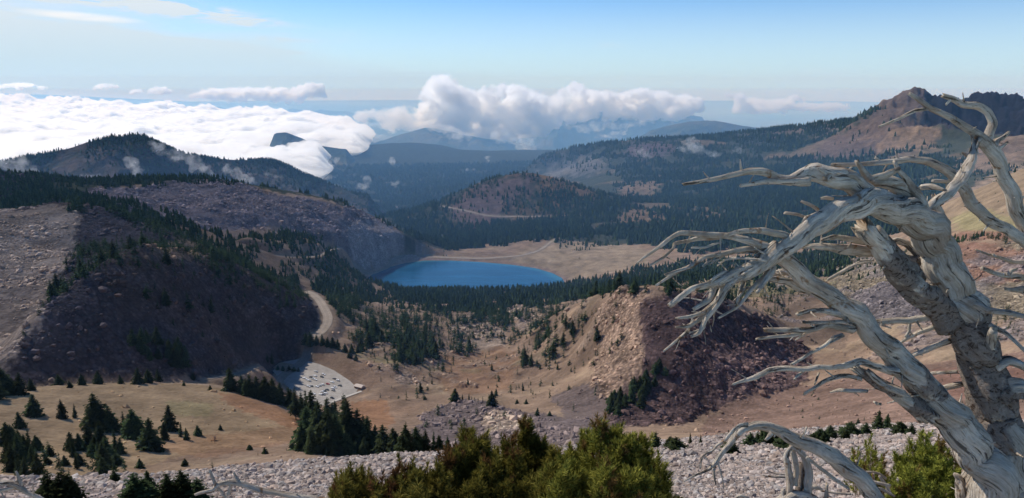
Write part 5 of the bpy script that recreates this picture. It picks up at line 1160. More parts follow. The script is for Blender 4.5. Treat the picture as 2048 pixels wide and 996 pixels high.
def tube(name, pts, parent, bark=None, lump=.16, twist=2.2, sides=None, taper_tip=True, ends=True):
    """pts: (px, py, distance, radius px); a gnarled limb"""
    _tube_n[0] += 1; sd0 = _tube_n[0]*3.17
    P_ = np.array([[*at_depth(p[0], p[1], p[2]), p[3]*.77/FPX*p[2]] for p in pts])
    if taper_tip and P_[-1, 3] < P_[0, 3]*.6: P_[-1, 3] = max(P_[-1, 3]*1.25, P_[-2, 3]*.55)
    bk = np.array([(p[4] if len(p) > 4 else 0.0) for p in pts])
    # Catmull-Rom through the points
    seg = np.linalg.norm(np.diff(P_[:, :3], axis=0), axis=1); s = np.r_[0, np.cumsum(seg)]; tot = s[-1]
    rm = max(P_[:, 3].max(), .004); step = max(.010, min(.03, rm*.45)); n = max(8, int(tot/step)); u = np.linspace(0, tot, n)
    ext = np.vstack([2*P_[0]-P_[1], P_, 2*P_[-1]-P_[-2]]); es = np.r_[-seg[0], s, tot+seg[-1]]
    k = np.clip(np.searchsorted(s, u, 'right')-1, 0, len(seg)-1); f = ((u-s[k])/seg[k])[:, None]
    p0, p1, p2, p3 = ext[k], ext[k+1], ext[k+2], ext[k+3]
    Q = .5*((2*p1)+(-p0+p2)*f+(2*p0-5*p1+4*p2-p3)*f*f+(-p0+3*p1-3*p2+p3)*f**3)
    LQ = np.stack([np.interp(u, s, P_[:, q]) for q in range(3)], -1); Q[:, :3] = Q[:, :3]*.55+LQ*.45
    Q[:, 3] = np.interp(u, s, P_[:, 3]); B = np.interp(u, s, bk)
    # crooked walk
    for ax in range(3): Q[:, ax] += (pnoise(u*6+sd0, np.full(n, ax*9.1))*.40+pnoise(u*2.2/max(.3, rm*14)+sd0, np.full(n, ax*5.3))*.35)*Q[:, 3]*np.minimum(1, np.minimum(u, tot-u)/(rm*3+.02)+.0)
    tg = np.gradient(Q[:, :3], axis=0); tg /= np.linalg.norm(tg, axis=1)[:, None]
    up = np.cross(tg[0], [.3, .2, 1]); up /= np.linalg.norm(up); N_ = []
    for i in range(n):
        up = up-tg[i]*up.dot(tg[i]); up /= np.linalg.norm(up); N_.append(up.copy())
    N_ = np.array(N_); Bn = np.cross(tg, N_)
    m_ = sides or int(np.clip(rm*400, 10, 56)); th = np.linspace(0, 2*np.pi, m_, endpoint=False)
    TH, U = np.meshgrid(th, u); tw = TH+U*twist
    rel = 1+lump*(np.cos(2*tw+sd0)*.5+np.cos(3*tw*1+U*3+sd0*2)*.35)
    cx_, cy_ = np.cos(tw), np.sin(tw)
    fld = pnoise(cx_*2.6+sd0+U*1.3, cy_*2.6+U*2.1)*.9+pnoise(cx_*6+sd0+U*.8, cy_*6+U*1.1+40)*.5+pnoise(cx_*1.6+U*7, cy_*1.6-U*5+sd0)*.55
    rel = rel+lump*fld
    rad = Q[:, 3][:, None]*rel
    jag = np.zeros((n, m_)); jag[-1] = np.abs(pnoise(th*3+sd0, th*0+1.7))*Q[-1, 3]*2.6; jag[-2] = jag[-1]*.4
    Vv = Q[:, None, :3]+rad[..., None]*(np.cos(TH)[..., None]*N_[:, None]+np.sin(TH)[..., None]*Bn[:, None])
    Vv = Vv+jag[..., None]*tg[:, None]
    G_ = np.stack([np.cos(tw)*Q[:, 3:4]*1.0+sd0, np.sin(tw)*Q[:, 3:4], U], -1)
    i = np.arange(n*m_).reshape(n, m_); j = np.roll(i, -1, 1)
    F = [np.stack([i[:-1], j[:-1], j[1:], i[1:]], -1).reshape(-1, 4)]
    V = np.vstack([Vv.reshape(-1, 3), Q[-1:, :3]+tg[-1:]*Q[-1, 3]*.05, Q[:1, :3]])
    e = n*m_; F.append(np.array([(i[-1, q], i[-1, (q+1) % m_], e) for q in range(m_)]+[(i[0, (q+1) % m_], i[0, q], e+1) for q in range(m_)]))
    G2 = np.vstack([G_.reshape(-1, 3), G_[-1, :1], G_[0, :1]]); bb = np.r_[np.repeat(B, m_), B[-1], B[0]]
    o = mesh_np(name, V, F, MDEAD, True, parent, {'grain': G2, 'bark': bb})
    if name in ('branch', 'trunk') and n > 12:
        rr = random.Random(int(sd0*100))
        for q in range(int(tot/.13*rr.uniform(.5, 1.1))):
            i0 = rr.randrange(4, n-4); R0 = Q[i0, 3]; a = rr.uniform(0, 6.28)
            d = N_[i0]*math.cos(a)+Bn[i0]*math.sin(a)+tg[i0]*rr.uniform(-.2, 1.3); d /= np.linalg.norm(d); L_ = rr.uniform(.02, .10)*(1+R0*12); k_ = 6; bend = np.array([rr.gauss(0, .2) for _ in range(3)])
            r0_ = min(R0*.45, rr.uniform(.003, .010)); pv = []; ax1 = np.cross(d, (.2, .5, .8)); ax1 /= np.linalg.norm(ax1); ax2 = np.cross(d, ax1)
            for w_ in range(5):
                f_ = w_/4; c_ = Q[i0, :3]+d*(R0*.6+L_*f_)+bend*L_*f_*f_*.4; rw = r0_*(1-.65*f_)
                for z_ in range(k_): pv.append(c_+(ax1*math.cos(z_*1.047)+ax2*math.sin(z_*1.047))*rw*rr.uniform(.75, 1.25))
            ff = [[(w_*k_+z_, w_*k_+(z_+1) % k_, (w_+1)*k_+(z_+1) % k_, (w_+1)*k_+z_) for w_ in range(4) for z_ in range(k_)]]
            pv.append(pv[-1]*.5+pv[-4]*.5); ff.append([(4*k_+z_, 4*k_+(z_+1) % k_, 5*k_) for z_ in range(k_)])
            pv = np.array(pv); mesh_np('twig', pv, [np.array(x_) for x_ in ff], MDEAD, True, o, {'grain': np.c_[pv[:, 0], pv[:, 1], pv[:, 2]], 'bark': np.zeros(len(pv))})
    return o
def Z3(pts, d0, d1, ox, oy, k):
    """trace in an enlarged view: (x, y, r px) -> picture units with depth running d0..d1"""
    n = len(pts); return [(ox+p[0]/k, oy+p[1]/k, d0+(d1-d0)*i/max(1, n-1), p[2], *(p[3:])) for i, p in enumerate(pts)]
def za(p, d0, d1): return Z3(p, d0, d1, 1250, 100, 2.184)
def zb_(p, d0, d1): return Z3(p, d0, d1, 1250, 400, 2.489)
def zc_(p, d0, d1): return Z3(p, d0, d1, 1200, 540, 2.184)
def zd(p, d0, d1): return Z3(p, d0, d1, 1640, 150, 2.43)
def ze(p, d0, d1): return Z3(p, d0, d1, 1640, 480, 1.93)
def zf(p, d0, d1): return Z3(p, d0, d1, 1300, 800, 4.096)
DT = empty('dead_tree', at_depth(2050, 1240, 4.55)); off_ = DT.location.copy()
def br(pts, name='branch', **kw):
    o = tube(name, pts, DT, **kw); o.location = -off_; return o
# trunk : root, main stem, great arch
br([(2060, 1300, 4.6, 100, .3), (2035, 1130, 4.6, 84, .1), (2010, 1000, 4.55, 74, .0), (2003, 900, 4.5, 62, .2), (1985, 830, 4.5, 54, .75), (1960, 740, 4.5, 51, .95), (1945, 665, 4.48, 52, .8), (1926, 612, 4.45, 45, .4), (1905, 555, 4.42, 42, .1), (1884, 500, 4.38, 42, .0), (1855, 455, 4.32, 44, .0), (1812, 424, 4.2, 42, .0), (1768, 408, 4.1, 36), (1731, 404, 4.0, 31), (1692, 417, 3.95, 29), (1653, 440, 3.9, 28), (1613, 468, 3.86, 25), (1570, 496, 3.82, 22), (1525, 526, 3.8, 19), (1490, 548, 3.78, 14)], 'trunk', lump=.13)
# second great limb from the root up to the left
br(zc_([(1720, 1160, 60), (1700, 996, 54), (1685, 900, 50), (1640, 800, 46, .1), (1580, 700, 42, .3), (1500, 610, 38, .2), (1420, 520, 35, .55), (1330, 430, 33, .3), (1250, 350, 31, .1), (1180, 270, 29), (1100, 190, 27), (1000, 110, 24), (900, 40, 21), (830, -30, 19), (780, -70, 16)], 4.35, 4.0), lump=.13)
# fork between them
br(ze([(500, 330, 34, .8), (470, 260, 30, .8), (400, 220, 32, .6), (340, 170, 30, .5), (290, 110, 28, .7), (250, 60, 26, .5), (215, 10, 23, .1), (180, -40, 20)], 4.42, 4.05), lump=.2)
# upper left limbs
br([(1778, 425, 4.15, 26), (1735, 396, 4.1, 24), (1700, 370, 4.05, 25), (1665, 350, 4.0, 25), (1630, 343, 4.0, 22), (1605, 350, 4.0, 16), (1582, 360, 3.95, 12), (1560, 356, 3.95, 10), (1532, 343, 3.9, 9), (1500, 340, 3.85, 8), (1460, 350, 3.8, 7), (1420, 360, 3.8, 6), (1368, 368, 3.75, 3)], lump=.22)
br(za([(800, 575, 13), (720, 578, 9), (620, 570, 7), (560, 582, 6), (508, 592, 4)], 3.95, 3.8)); br(za([(1110, 650, 18), (1040, 590, 17), (960, 540, 15), (900, 545, 12), (880, 560, 6)], 4.1, 3.95), lump=.3)
br(za([(1290, 690, 20), (1240, 620, 19), (1180, 585, 17), (1110, 570, 15), (1065, 565, 12), (1040, 530, 8), (1015, 490, 4)], 4.25, 4.1), lump=.22); br(za([(1075, 560, 8), (1130, 545, 10), (1170, 530, 8), (1195, 520, 4)], 4.15, 4.1), lump=.3)
br(za([(940, 545, 3), (965, 530, 3), (990, 512, 2)], 4.1, 4.1)); br(za([(1300, 690, 14), (1275, 620, 12), (1235, 565, 9), (1200, 530, 7), (1178, 490, 4)], 4.2, 4.15), lump=.25)
br(za([(880, 545, 3), (860, 530, 3), (845, 520, 2)], 3.95, 3.95)); br(za([(1345, 572, 5), (1400, 573, 5), (1440, 572, 3)], 4.5, 4.6)); br(za([(1290, 600, 6), (1340, 595, 7), (1392, 610, 3)], 4.5, 4.4), lump=.35)
br(za([(1180, 660, 9), (1140, 640, 7), (1110, 625, 5), (1085, 622, 3)], 4.3, 4.3), lump=.35); br(za([(910, 650, 4), (880, 645, 5), (858, 648, 3)], 4.2, 4.2))
br(za([(930, 690, 7), (880, 705, 6), (830, 722, 5), (790, 732, 4), (750, 716, 4), (700, 712, 3)], 4.05, 4.0)); br(za([(850, 708, 4), (825, 685, 4), (800, 672, 4), (772, 662, 3)], 4.0, 4.0)); br(za([(790, 730, 4), (778, 745, 3), (775, 752, 2)], 4.0, 4.0))
# tall curving limbs at the right
br([(2060, 1150, 4.9, 60), (2110, 900, 5.0, 44), (2120, 620, 5.0, 30), (2075, 505, 5.0, 22), (2048, 448, 4.95, 20), (2020, 385, 4.9, 18), (2000, 330, 4.85, 17), (1984, 300, 4.8, 17), (1965, 282, 4.78, 15), (1944, 262, 4.76, 10), (1907, 238, 4.74, 8), (1880, 225, 4.72, 7), (1858, 215, 4.7, 7), (1838, 200, 4.7, 6), (1821, 189, 4.7, 4)], lump=.13)
br([(1862, 216, 4.7, 5), (1830, 222, 4.7, 5), (1796, 238, 4.68, 4), (1759, 253, 4.65, 2)]); br([(1972, 288, 4.8, 13), (1978, 268, 4.8, 11), (1985, 245, 4.8, 10), (1976, 224, 4.8, 9), (1955, 213, 4.8, 9), (1928, 210, 4.8, 8), (1908, 199, 4.8, 8), (1888, 192, 4.8, 5)])
br([(1984, 300, 4.8, 10), (1992, 285, 4.82, 8), (2004, 277, 4.82, 7), (2016, 266, 4.82, 3)], lump=.35); br([(1900, 200, 4.8, 4), (1893, 208, 4.8, 2)]); br([(1990, 300, 4.8, 5), (2005, 292, 4.8, 4), (2014, 285, 4.8, 3)])
br([(1840, 440, 4.25, 9), (1856, 418, 4.3, 11), (1875, 402, 4.35, 11), (1893, 388, 4.4, 12), (1912, 370, 4.45, 13), (1928, 350, 4.5, 13), (1940, 325, 4.55, 12), (1945, 305, 4.6, 9), (1950, 288, 4.68, 9), (1958, 280, 4.75, 8)], lump=.25)
br([(1935, 312, 4.6, 5), (1926, 306, 4.6, 3)]); br([(1948, 290, 4.7, 5), (1944, 272, 4.7, 3)])
br([(2120, 560, 5.0, 22), (2075, 500, 4.95, 18), (2047, 479, 4.9, 15), (2018, 462, 4.85, 14), (1990, 448, 4.8, 14), (1957, 415, 4.75, 14), (1930, 380, 4.7, 14), (1908, 352, 4.68, 13), (1885, 333, 4.66, 12), (1850, 321, 4.64, 10), (1817, 319, 4.6, 8), (1763, 326, 4.58, 7), (1715, 329, 4.55, 5), (1667, 330, 4.5, 4)], lump=.12)
br([(1950, 410, 4.75, 5), (1940, 408, 4.75, 4), (1930, 412, 4.75, 2)]); br([(1760, 322, 4.58, 3), (1752, 316, 4.58, 4)]); br([(1870, 470, 4.4, 16), (1883, 440, 4.5, 12), (1875, 415, 4.5, 9), (1868, 395, 4.5, 6)])
# fingers at the end of the arch
def fg(p, d0=3.85, d1=3.7, **kw): br(zb_(p, d0, d1), **kw)
fg([(820, 210, 14), (745, 260, 13), (700, 235, 12), (620, 200, 10), (540, 185, 8), (470, 178, 7), (370, 175, 7), (275, 165, 6), (225, 190, 5), (185, 222, 5), (110, 275, 4), (63, 312, 2)])
fg([(830, 200, 10), (780, 175, 9), (700, 150, 9), (610, 155, 7), (560, 160, 6), (510, 172, 4)]); fg([(600, 152, 3), (570, 158, 2)])
fg([(480, 185, 6), (370, 192, 6), (300, 205, 5), (248, 216, 5), (240, 240, 4), (190, 285, 4), (118, 330, 2)]); fg([(478, 211, 2), (440, 222, 3), (400, 235, 3), (332, 238, 2)])
fg([(700, 270, 10), (650, 245, 9), (560, 255, 8), (470, 275, 7), (400, 285, 6), (330, 330, 6), (260, 355, 5), (205, 372, 3)]); fg([(330, 328, 5), (280, 350, 4), (220, 380, 4), (155, 425, 2)]); fg([(460, 328, 2), (490, 302, 3), (530, 290, 3), (600, 290, 3), (700, 300, 4)])
fg([(440, 280, 4), (420, 300, 3), (390, 328, 2)]); fg([(480, 282, 3), (455, 295, 3), (425, 318, 2)])
fg([(760, 230, 16), (700, 270, 15), (640, 320, 13), (540, 370, 11), (450, 410, 9), (390, 430, 8), (330, 442, 7), (290, 470, 7), (232, 520, 6)], 3.82, 3.68)
fg([(780, 260, 15), (720, 310, 14), (670, 350, 13), (620, 375, 12), (560, 395, 10), (530, 415, 9), (500, 440, 8), (470, 500, 7), (430, 560, 7), (400, 600, 6), (370, 660, 5), (335, 677, 3)], 3.8, 3.7)
fg([(560, 395, 9), (480, 420, 8), (440, 440, 8), (420, 490, 7), (380, 520, 6), (345, 542, 4)]); fg([(500, 420, 8), (470, 470, 8), (430, 520, 7), (390, 560, 6), (330, 580, 5), (262, 588, 3)])
fg([(530, 410, 9), (490, 460, 8), (450, 520, 7), (410, 570, 7), (360, 600, 6), (310, 628, 5), (255, 633, 2)]); fg([(340, 600, 5), (315, 650, 4), (270, 690, 4), (230, 720, 3), (195, 750, 2)]); fg([(310, 628, 4), (318, 650, 3), (312, 668, 2)])
fg([(400, 595, 5), (385, 640, 4), (350, 655, 3), (322, 660, 2)]); fg([(590, 400, 6), (572, 450, 5), (560, 500, 4), (545, 545, 2)]); fg([(720, 330, 8), (690, 390, 7), (640, 440, 6), (600, 480, 5), (550, 535, 4), (470, 586, 2)])
fg([(640, 440, 4), (600, 440, 3), (560, 490, 3), (548, 520, 2)]); fg([(735, 330, 9), (705, 380, 8), (680, 425, 6), (660, 458, 3)], lump=.4); fg([(640, 330, 9), (560, 380, 8), (500, 360, 6), (450, 385, 4), (420, 410, 3)], lump=.3)
# branches under the arch and off the second limb
def fc(p, d0=4.1, d1=4.0, **kw): br(zc_(p, d0, d1), **kw)
fc([(1000, 115, 13), (940, 90, 13), (870, 70, 12), (800, 45, 11), (740, 35, 8)], 4.15, 4.1); fc([(880, 10, 10), (820, 8, 9), (760, 14, 7), (735, 25, 4)], 4.2, 4.2, lump=.3)
fc([(1110, 262, 10), (1050, 250, 10), (1000, 247, 9), (940, 252, 9), (880, 257, 8), (800, 262, 7), (722, 262, 5)], lump=.2); fc([(920, 265, 5), (870, 278, 5), (830, 287, 5), (760, 292, 4), (688, 300, 3)])
fc([(1110, 215, 12), (1050, 188, 11), (1000, 180, 9), (930, 176, 7), (868, 190, 5)], lump=.25); fc([(1110, 245, 5), (1060, 226, 5), (980, 230, 4), (890, 228, 3)]); fc([(1060, 283, 5), (1020, 300, 5), (980, 330, 5), (920, 362, 4), (880, 390, 4), (838, 412, 3)]); fc([(1065, 288, 3), (1040, 300, 3), (1008, 318, 2)])
fc([(1300, 445, 11), (1240, 432, 11), (1190, 420, 10), (1140, 405, 10), (1080, 408, 9), (1000, 422, 8), (900, 432, 7), (800, 430, 7), (740, 438, 6), (700, 455, 6), (650, 475, 5), (585, 498, 2)], lump=.2)
fc([(1140, 475, 6), (1090, 462, 6), (1040, 465, 6), (980, 485, 5), (940, 510, 4), (893, 540, 3)]); fc([(890, 440, 4), (870, 455, 4), (848, 478, 2)]); fc([(955, 450, 3), (948, 470, 3), (938, 497, 2)])
fc([(1440, 640, 26, .5), (1390, 600, 22, .8), (1330, 560, 19, .4), (1270, 520, 18, .7), (1210, 490, 16, .9), (1160, 460, 12, .6), (1115, 430, 8, .2)], 4.2, 4.1, lump=.35); fc([(1330, 540, 8), (1240, 500, 8), (1200, 470, 7), (1170, 440, 5)], 4.1, 4.05, lump=.3)
fc([(1005, 535, 2), (1050, 522, 5), (1110, 525, 6), (1160, 530, 5)]); fc([(1195, 575, 2), (1210, 582, 4), (1225, 586, 3)]); fc([(1180, 240, 6), (1215, 230, 8), (1330, 217, 9), (1400, 208, 9), (1470, 205, 8)], 4.4, 4.45, lump=.12)
fc([(1310, 320, 3), (1350, 298, 5), (1400, 272, 6), (1475, 238, 6)], 4.6, 4.5); fc([(1335, 385, 4), (1370, 372, 6), (1430, 350, 8), (1520, 312, 8)], 4.6, 4.5, lump=.25); fc([(1415, 455, 3), (1470, 450, 4), (1560, 445, 5)], 4.7, 4.6); fc([(1490, 520, 6), (1530, 510, 7), (1575, 500, 7)], 4.6, 4.6, lump=.3)
fc([(995, 42, 4), (1030, 22, 4), (1060, 5, 4), (1110, -20, 3), (1180, -35, 2)], 4.6, 4.6); fc([(1352, 232, 4), (1348, 270, 4), (1335, 290, 3)], 4.5, 4.5)
fc([(1640, 150, 8), (1700, 178, 8), (1780, 186, 7), (1852, 205, 6), (1920, 230, 5)], 4.3, 4.0); fc([(1700, 240, 8), (1770, 275, 6), (1810, 310, 5), (1852, 350, 5), (1900, 390, 3)], 4.3, 4.1); fc([(1700, 330, 14), (1712, 290, 12), (1718, 265, 8)], 4.35, 4.2, lump=.3)
fc([(1720, 420, 16), (1790, 400, 14), (1852, 420, 12), (1920, 440, 10)], 4.4, 4.3, lump=.4); fc([(1750, 560, 30, .6), (1800, 520, 24, .6), (1852, 520, 20, .5), (1920, 540, 14)], 4.4, 4.3, lump=.4)
# roots of branches visible under the arch
br(zd([(290, 850, 16), (220, 855, 15), (120, 850, 13), (40, 835, 10), (-40, 830, 6), (-80, 840, 3)], 4.3, 4.2), lump=.3); br(zd([(230, 810, 9), (150, 800, 8), (60, 790, 6), (10, 800, 3)], 4.3, 4.2), lump=.35); br(zd([(150, 812, 3), (138, 835, 3), (90, 862, 2)], 4.2, 4.2))
br(zd([(340, 815, 8), (380, 805, 8), (420, 820, 7), (455, 850, 9), (480, 880, 10), (490, 910, 7)], 4.5, 4.5), lump=.4); br(zd([(400, 885, 10, .5), (450, 900, 12, .6), (510, 905, 12, .6), (560, 930, 14, .3)], 4.5, 4.45), lump=.3)
br(zd([(270, 760, 14, .3), (310, 800, 16, .4), (350, 860, 20, .6), (400, 930, 26, .7), (440, 980, 28, .8)], 4.15, 4.35), lump=.25)
br(zd([(260, 900, 3), (200, 905, 4), (130, 940, 4), (60, 980, 3), (20, 1010, 2)], 4.7, 4.7)); br(zd([(330, 590, 6), (290, 575, 5), (255, 570, 3)], 4.5, 4.5), lump=.4); br(zd([(440, 600, 16), (400, 590, 13), (360, 570, 8), (355, 555, 4)], 4.5, 4.5), lump=.4)
tag(DT, 'huge twisted bleached dead tree with bare claw-like branches at the right', 'dead tree')
RB = empty('dead_branch', at_depth(2090, 520, 5.2)); o2_ = RB.location.copy()
for p in (zd([(1150, 900, 7), (1060, 900, 6), (991, 905, 6), (940, 905, 5), (900, 898, 5), (860, 885, 4), (810, 870, 3), (760, 850, 2)], 5.2, 5.0), zd([(1150, 1000, 9), (1060, 995, 9), (991, 985, 9), (920, 975, 8), (850, 962, 6), (790, 940, 4)], 5.2, 5.0), zd([(850, 885, 3), (842, 872, 3)], 5.0, 5.0), zd([(915, 975, 5), (932, 950, 5), (950, 945, 4)], 5.0, 5.0), zd([(1100, 1040, 12), (1000, 1050, 10), (940, 1045, 6), (900, 1040, 3)], 5.1, 5.0)):
    tube('twig', p, RB).location = -o2_
br_l = 'pale forked dead branch reaching in from the right edge above the red ground'; tag(RB, br_l, 'branch')
# arched limb rising from the bottom edge
AL = empty('dead_limb', at_depth(1790, 1080, 3.9)); o3_ = AL.location.copy()
def al(p, d0=3.9, d1=3.7, name='branch', **kw): tube(name, zf(p, d0, d1), AL, **kw).location = -o3_
al([(1990, 1060, 27), (1880, 900, 26), (1810, 740, 24), (1740, 640, 23), (1600, 535, 22), (1450, 450, 20), (1300, 370, 17, .2), (1150, 300, 14, .3), (1050, 240, 12), (950, 205, 11), (860, 200, 10), (770, 225, 10), (700, 290, 9), (640, 370, 8), (580, 440, 7), (520, 530, 6), (450, 580, 4), (370, 615, 3), (280, 665, 1.5)], 3.95, 3.6, 'trunk', lump=.2)
al([(800, 200, 6), (740, 205, 5), (690, 235, 4), (640, 285, 4), (600, 335, 4), (550, 370, 3.5), (520, 410, 3), (460, 440, 2.5), (425, 480, 2.5), (412, 560, 1.5)], 3.65, 3.6, lump=.3); al([(520, 560, 4), (525, 620, 3.5), (540, 695, 1.5)], 3.6, 3.6, lump=.4); al([(555, 510, 2), (575, 580, 2), (590, 640, 1.5), (605, 722, 1)], 3.6, 3.6)
al([(1235, 310, 4), (1262, 270, 3), (1282, 222, 2)], 3.75, 3.75); al([(1000, 270, 5), (975, 300, 4), (950, 325, 2)], 3.7, 3.7, lump=.4); al([(1440, 440, 8), (1540, 440, 8), (1620, 500, 5)], 3.9, 3.9, lump=.5); al([(1280, 470, 3), (1400, 560, 4), (1500, 640, 4), (1620, 720, 3)], 3.85, 3.85, lump=.4)
tag(AL, 'arched bleached limb bending over the scree with dangling thin twigs', 'dead limb')
ST = empty('tree_stump', at_depth(1610, 1060, 4.6)); o4_ = ST.location.copy()
def stp(p, d0=4.6, d1=4.6, **kw): tube('splinter', zf(p, d0, d1), ST, **kw).location = -o4_
stp([(1120, 1000, 16), (1135, 860, 13), (1150, 720, 9), (1130, 600, 8), (1120, 520, 8), (1110, 470, 6), (1130, 420, 5), (1165, 380, 4)], lump=.4); stp([(1330, 1000, 16), (1290, 860, 12), (1300, 720, 9), (1310, 600, 8), (1290, 520, 8), (1250, 450, 7), (1200, 400, 6), (1160, 385, 4)], lump=.4)
stp([(1220, 1000, 18, .5), (1215, 860, 13, .7), (1220, 720, 10, .9), (1240, 600, 9, .9), (1245, 530, 6, .6)], 4.65, 4.65, lump=.4); stp([(1180, 700, 6), (1200, 600, 6), (1190, 500, 6), (1170, 420, 5)], 4.62, 4.62, lump=.5); stp([(1040, 1000, 10), (1080, 860, 8), (1090, 740, 3)], lump=.4); stp([(1420, 1000, 10), (1440, 880, 6), (1450, 690, 2)], lump=.4)
stp([(1050, 830, 12), (1160, 790, 16), (1280, 800, 15), (1380, 850, 10)], lump=.5)
tag(ST, 'gnarled split grey stump standing under the arched limb', 'stump')
def stick(pts, lab, z=zf, d=4.6, name='dead_stick', **kw):
    P0 = z(pts, d, d); c = at_depth(P0[0][0], P0[0][1], d); e = empty(name, c)
    tube('stem', P0, e, **kw).location = -c; tag(e, lab, 'stick'); return e
stick([(920, 618, 1.5), (1000, 628, 2.5), (1120, 632, 3)], 'thin pale stick lying left of the split stump, lower of two', d=5.6); stick([(955, 572, 1.5), (1010, 600, 2), (1110, 612, 2.5)], 'thin pale stick lying left of the split stump, upper of two', d=5.7)
stick([(1765, 590, 3), (1830, 588, 3), (1880, 605, 3), (1930, 640, 3)], 'bent pale stick behind the base of the arched limb', d=5.2); stick([(1828, 600, 3), (1836, 665, 3)], 'short upright stick behind the base of the arched limb', d=5.1)
stick([(1770, 655, 3), (1850, 675, 4), (1960, 700, 4)], 'pale broken stick lying right of the arched limb, uppermost', d=4.8, lump=.3); stick([(1800, 700, 3), (1900, 730, 4), (2000, 790, 3)], 'pale broken stick lying right of the arched limb, lowest', d=4.7, lump=.3); stick([(1880, 620, 4), (1930, 690, 4), (1970, 770, 4)], 'slanting pale stick crossing those right of the arched limb', d=4.9)
stick([(1290, 720, 6), (1350, 715, 7), (1400, 730, 4)], 'stubby grey wood piece right of the split stump', d=4.9, lump=.4); stick([(1400, 745, 2), (1500, 760, 3), (1640, 770, 3)], 'thin pale stick lying right of the split stump', d=5.0); stick([(700, 800, 4), (740, 785, 5), (800, 800, 4)], 'small pale wood end at the bottom edge left of the stump', d=4.6, lump=.4)
stick([(1545, 890, 3), (1570, 910, 8), (1580, 960, 14), (1590, 1020, 16)], 'pale knotted root at the foot of the dead tree', z=zc_, d=4.6, name='dead_root', lump=.4)
def zg_(p, d0, d1): return Z3(p, d0, d1, 0, 596, 2.49)
def log_(parts, lab, d):
    c = at_depth(zg_(parts[0], d, d)[0][0], 1020, d); e = empty('dead_log', c)
    for i, p in enumerate(parts): tube('trunk' if i == 0 else 'branch', zg_(p, d, d), e, lump=.28).location = -c
    tag(e, lab, 'dead log')
log_([[(-60, 915, 8), (0, 922, 8), (50, 925, 8), (90, 940, 8), (130, 965, 7), (200, 1000, 6), (260, 1030, 5)], [(78, 862, 2), (92, 890, 3), (105, 930, 5)], [(-40, 960, 5), (30, 950, 5), (80, 945, 4)]], 'pale dead log poking in at the bottom left corner', 4.2)
log_([[(970, 980, 3), (1010, 965, 4), (1060, 955, 5), (1090, 925, 6), (1150, 915, 7), (1220, 925, 7), (1300, 955, 7), (1400, 975, 7), (1500, 990, 7), (1650, 1010, 7), (1780, 1040, 7)], [(1042, 855, 3), (1058, 890, 4), (1075, 935, 5)], [(1163, 868, 2.5), (1175, 890, 3), (1190, 915, 4)], [(1120, 990, 3), (1105, 965, 3), (1085, 945, 3)], [(1150, 930, 4), (1140, 970, 4), (1110, 1010, 3)]], 'bleached dead log with two upright stubs at the bottom edge left of centre', 4.2)

# ================================================================ KRUMMHOLZ PINES
MPINE = needle_material('pine_needles', (.070, .078, .014), (.46, .40, .085)); MPTW = simple('pine_twig', (.19, .14, .10), vary=.3, scale=8)
MPDRY = needle_material('dry_pine_needles', (.12, .075, .025), (.28, .17, .06))
def shoot_proto(seed, n=46):
    r = np.random.default_rng(seed); V = []; F = []; Tn = []
    for i in range(n):
        z = r.uniform(.1, 1.0)**.8; a = r.uniform(0, 6.28); L_ = r.uniform(.32, .5); el = r.uniform(.45, 1.0) if z < .85 else r.uniform(.9, 1.45)
        d = np.array((math.cos(a)*math.cos(el), math.sin(a)*math.cos(el), math.sin(el))); s = np.cross(d, r.normal(size=3)); s = s/np.linalg.norm(s)*.034
        b = len(V); p = np.array((0, 0, z)); V += [p-s, p+s, p+d*L_]; F.append((b, b+1, b+2)); t_ = r.uniform(.15, 1); Tn += [t_*.5, t_*.5, t_]
    return np.array(V), np.array(F), np.array(Tn)
SHP = [shoot_proto(700+i) for i in range(5)]
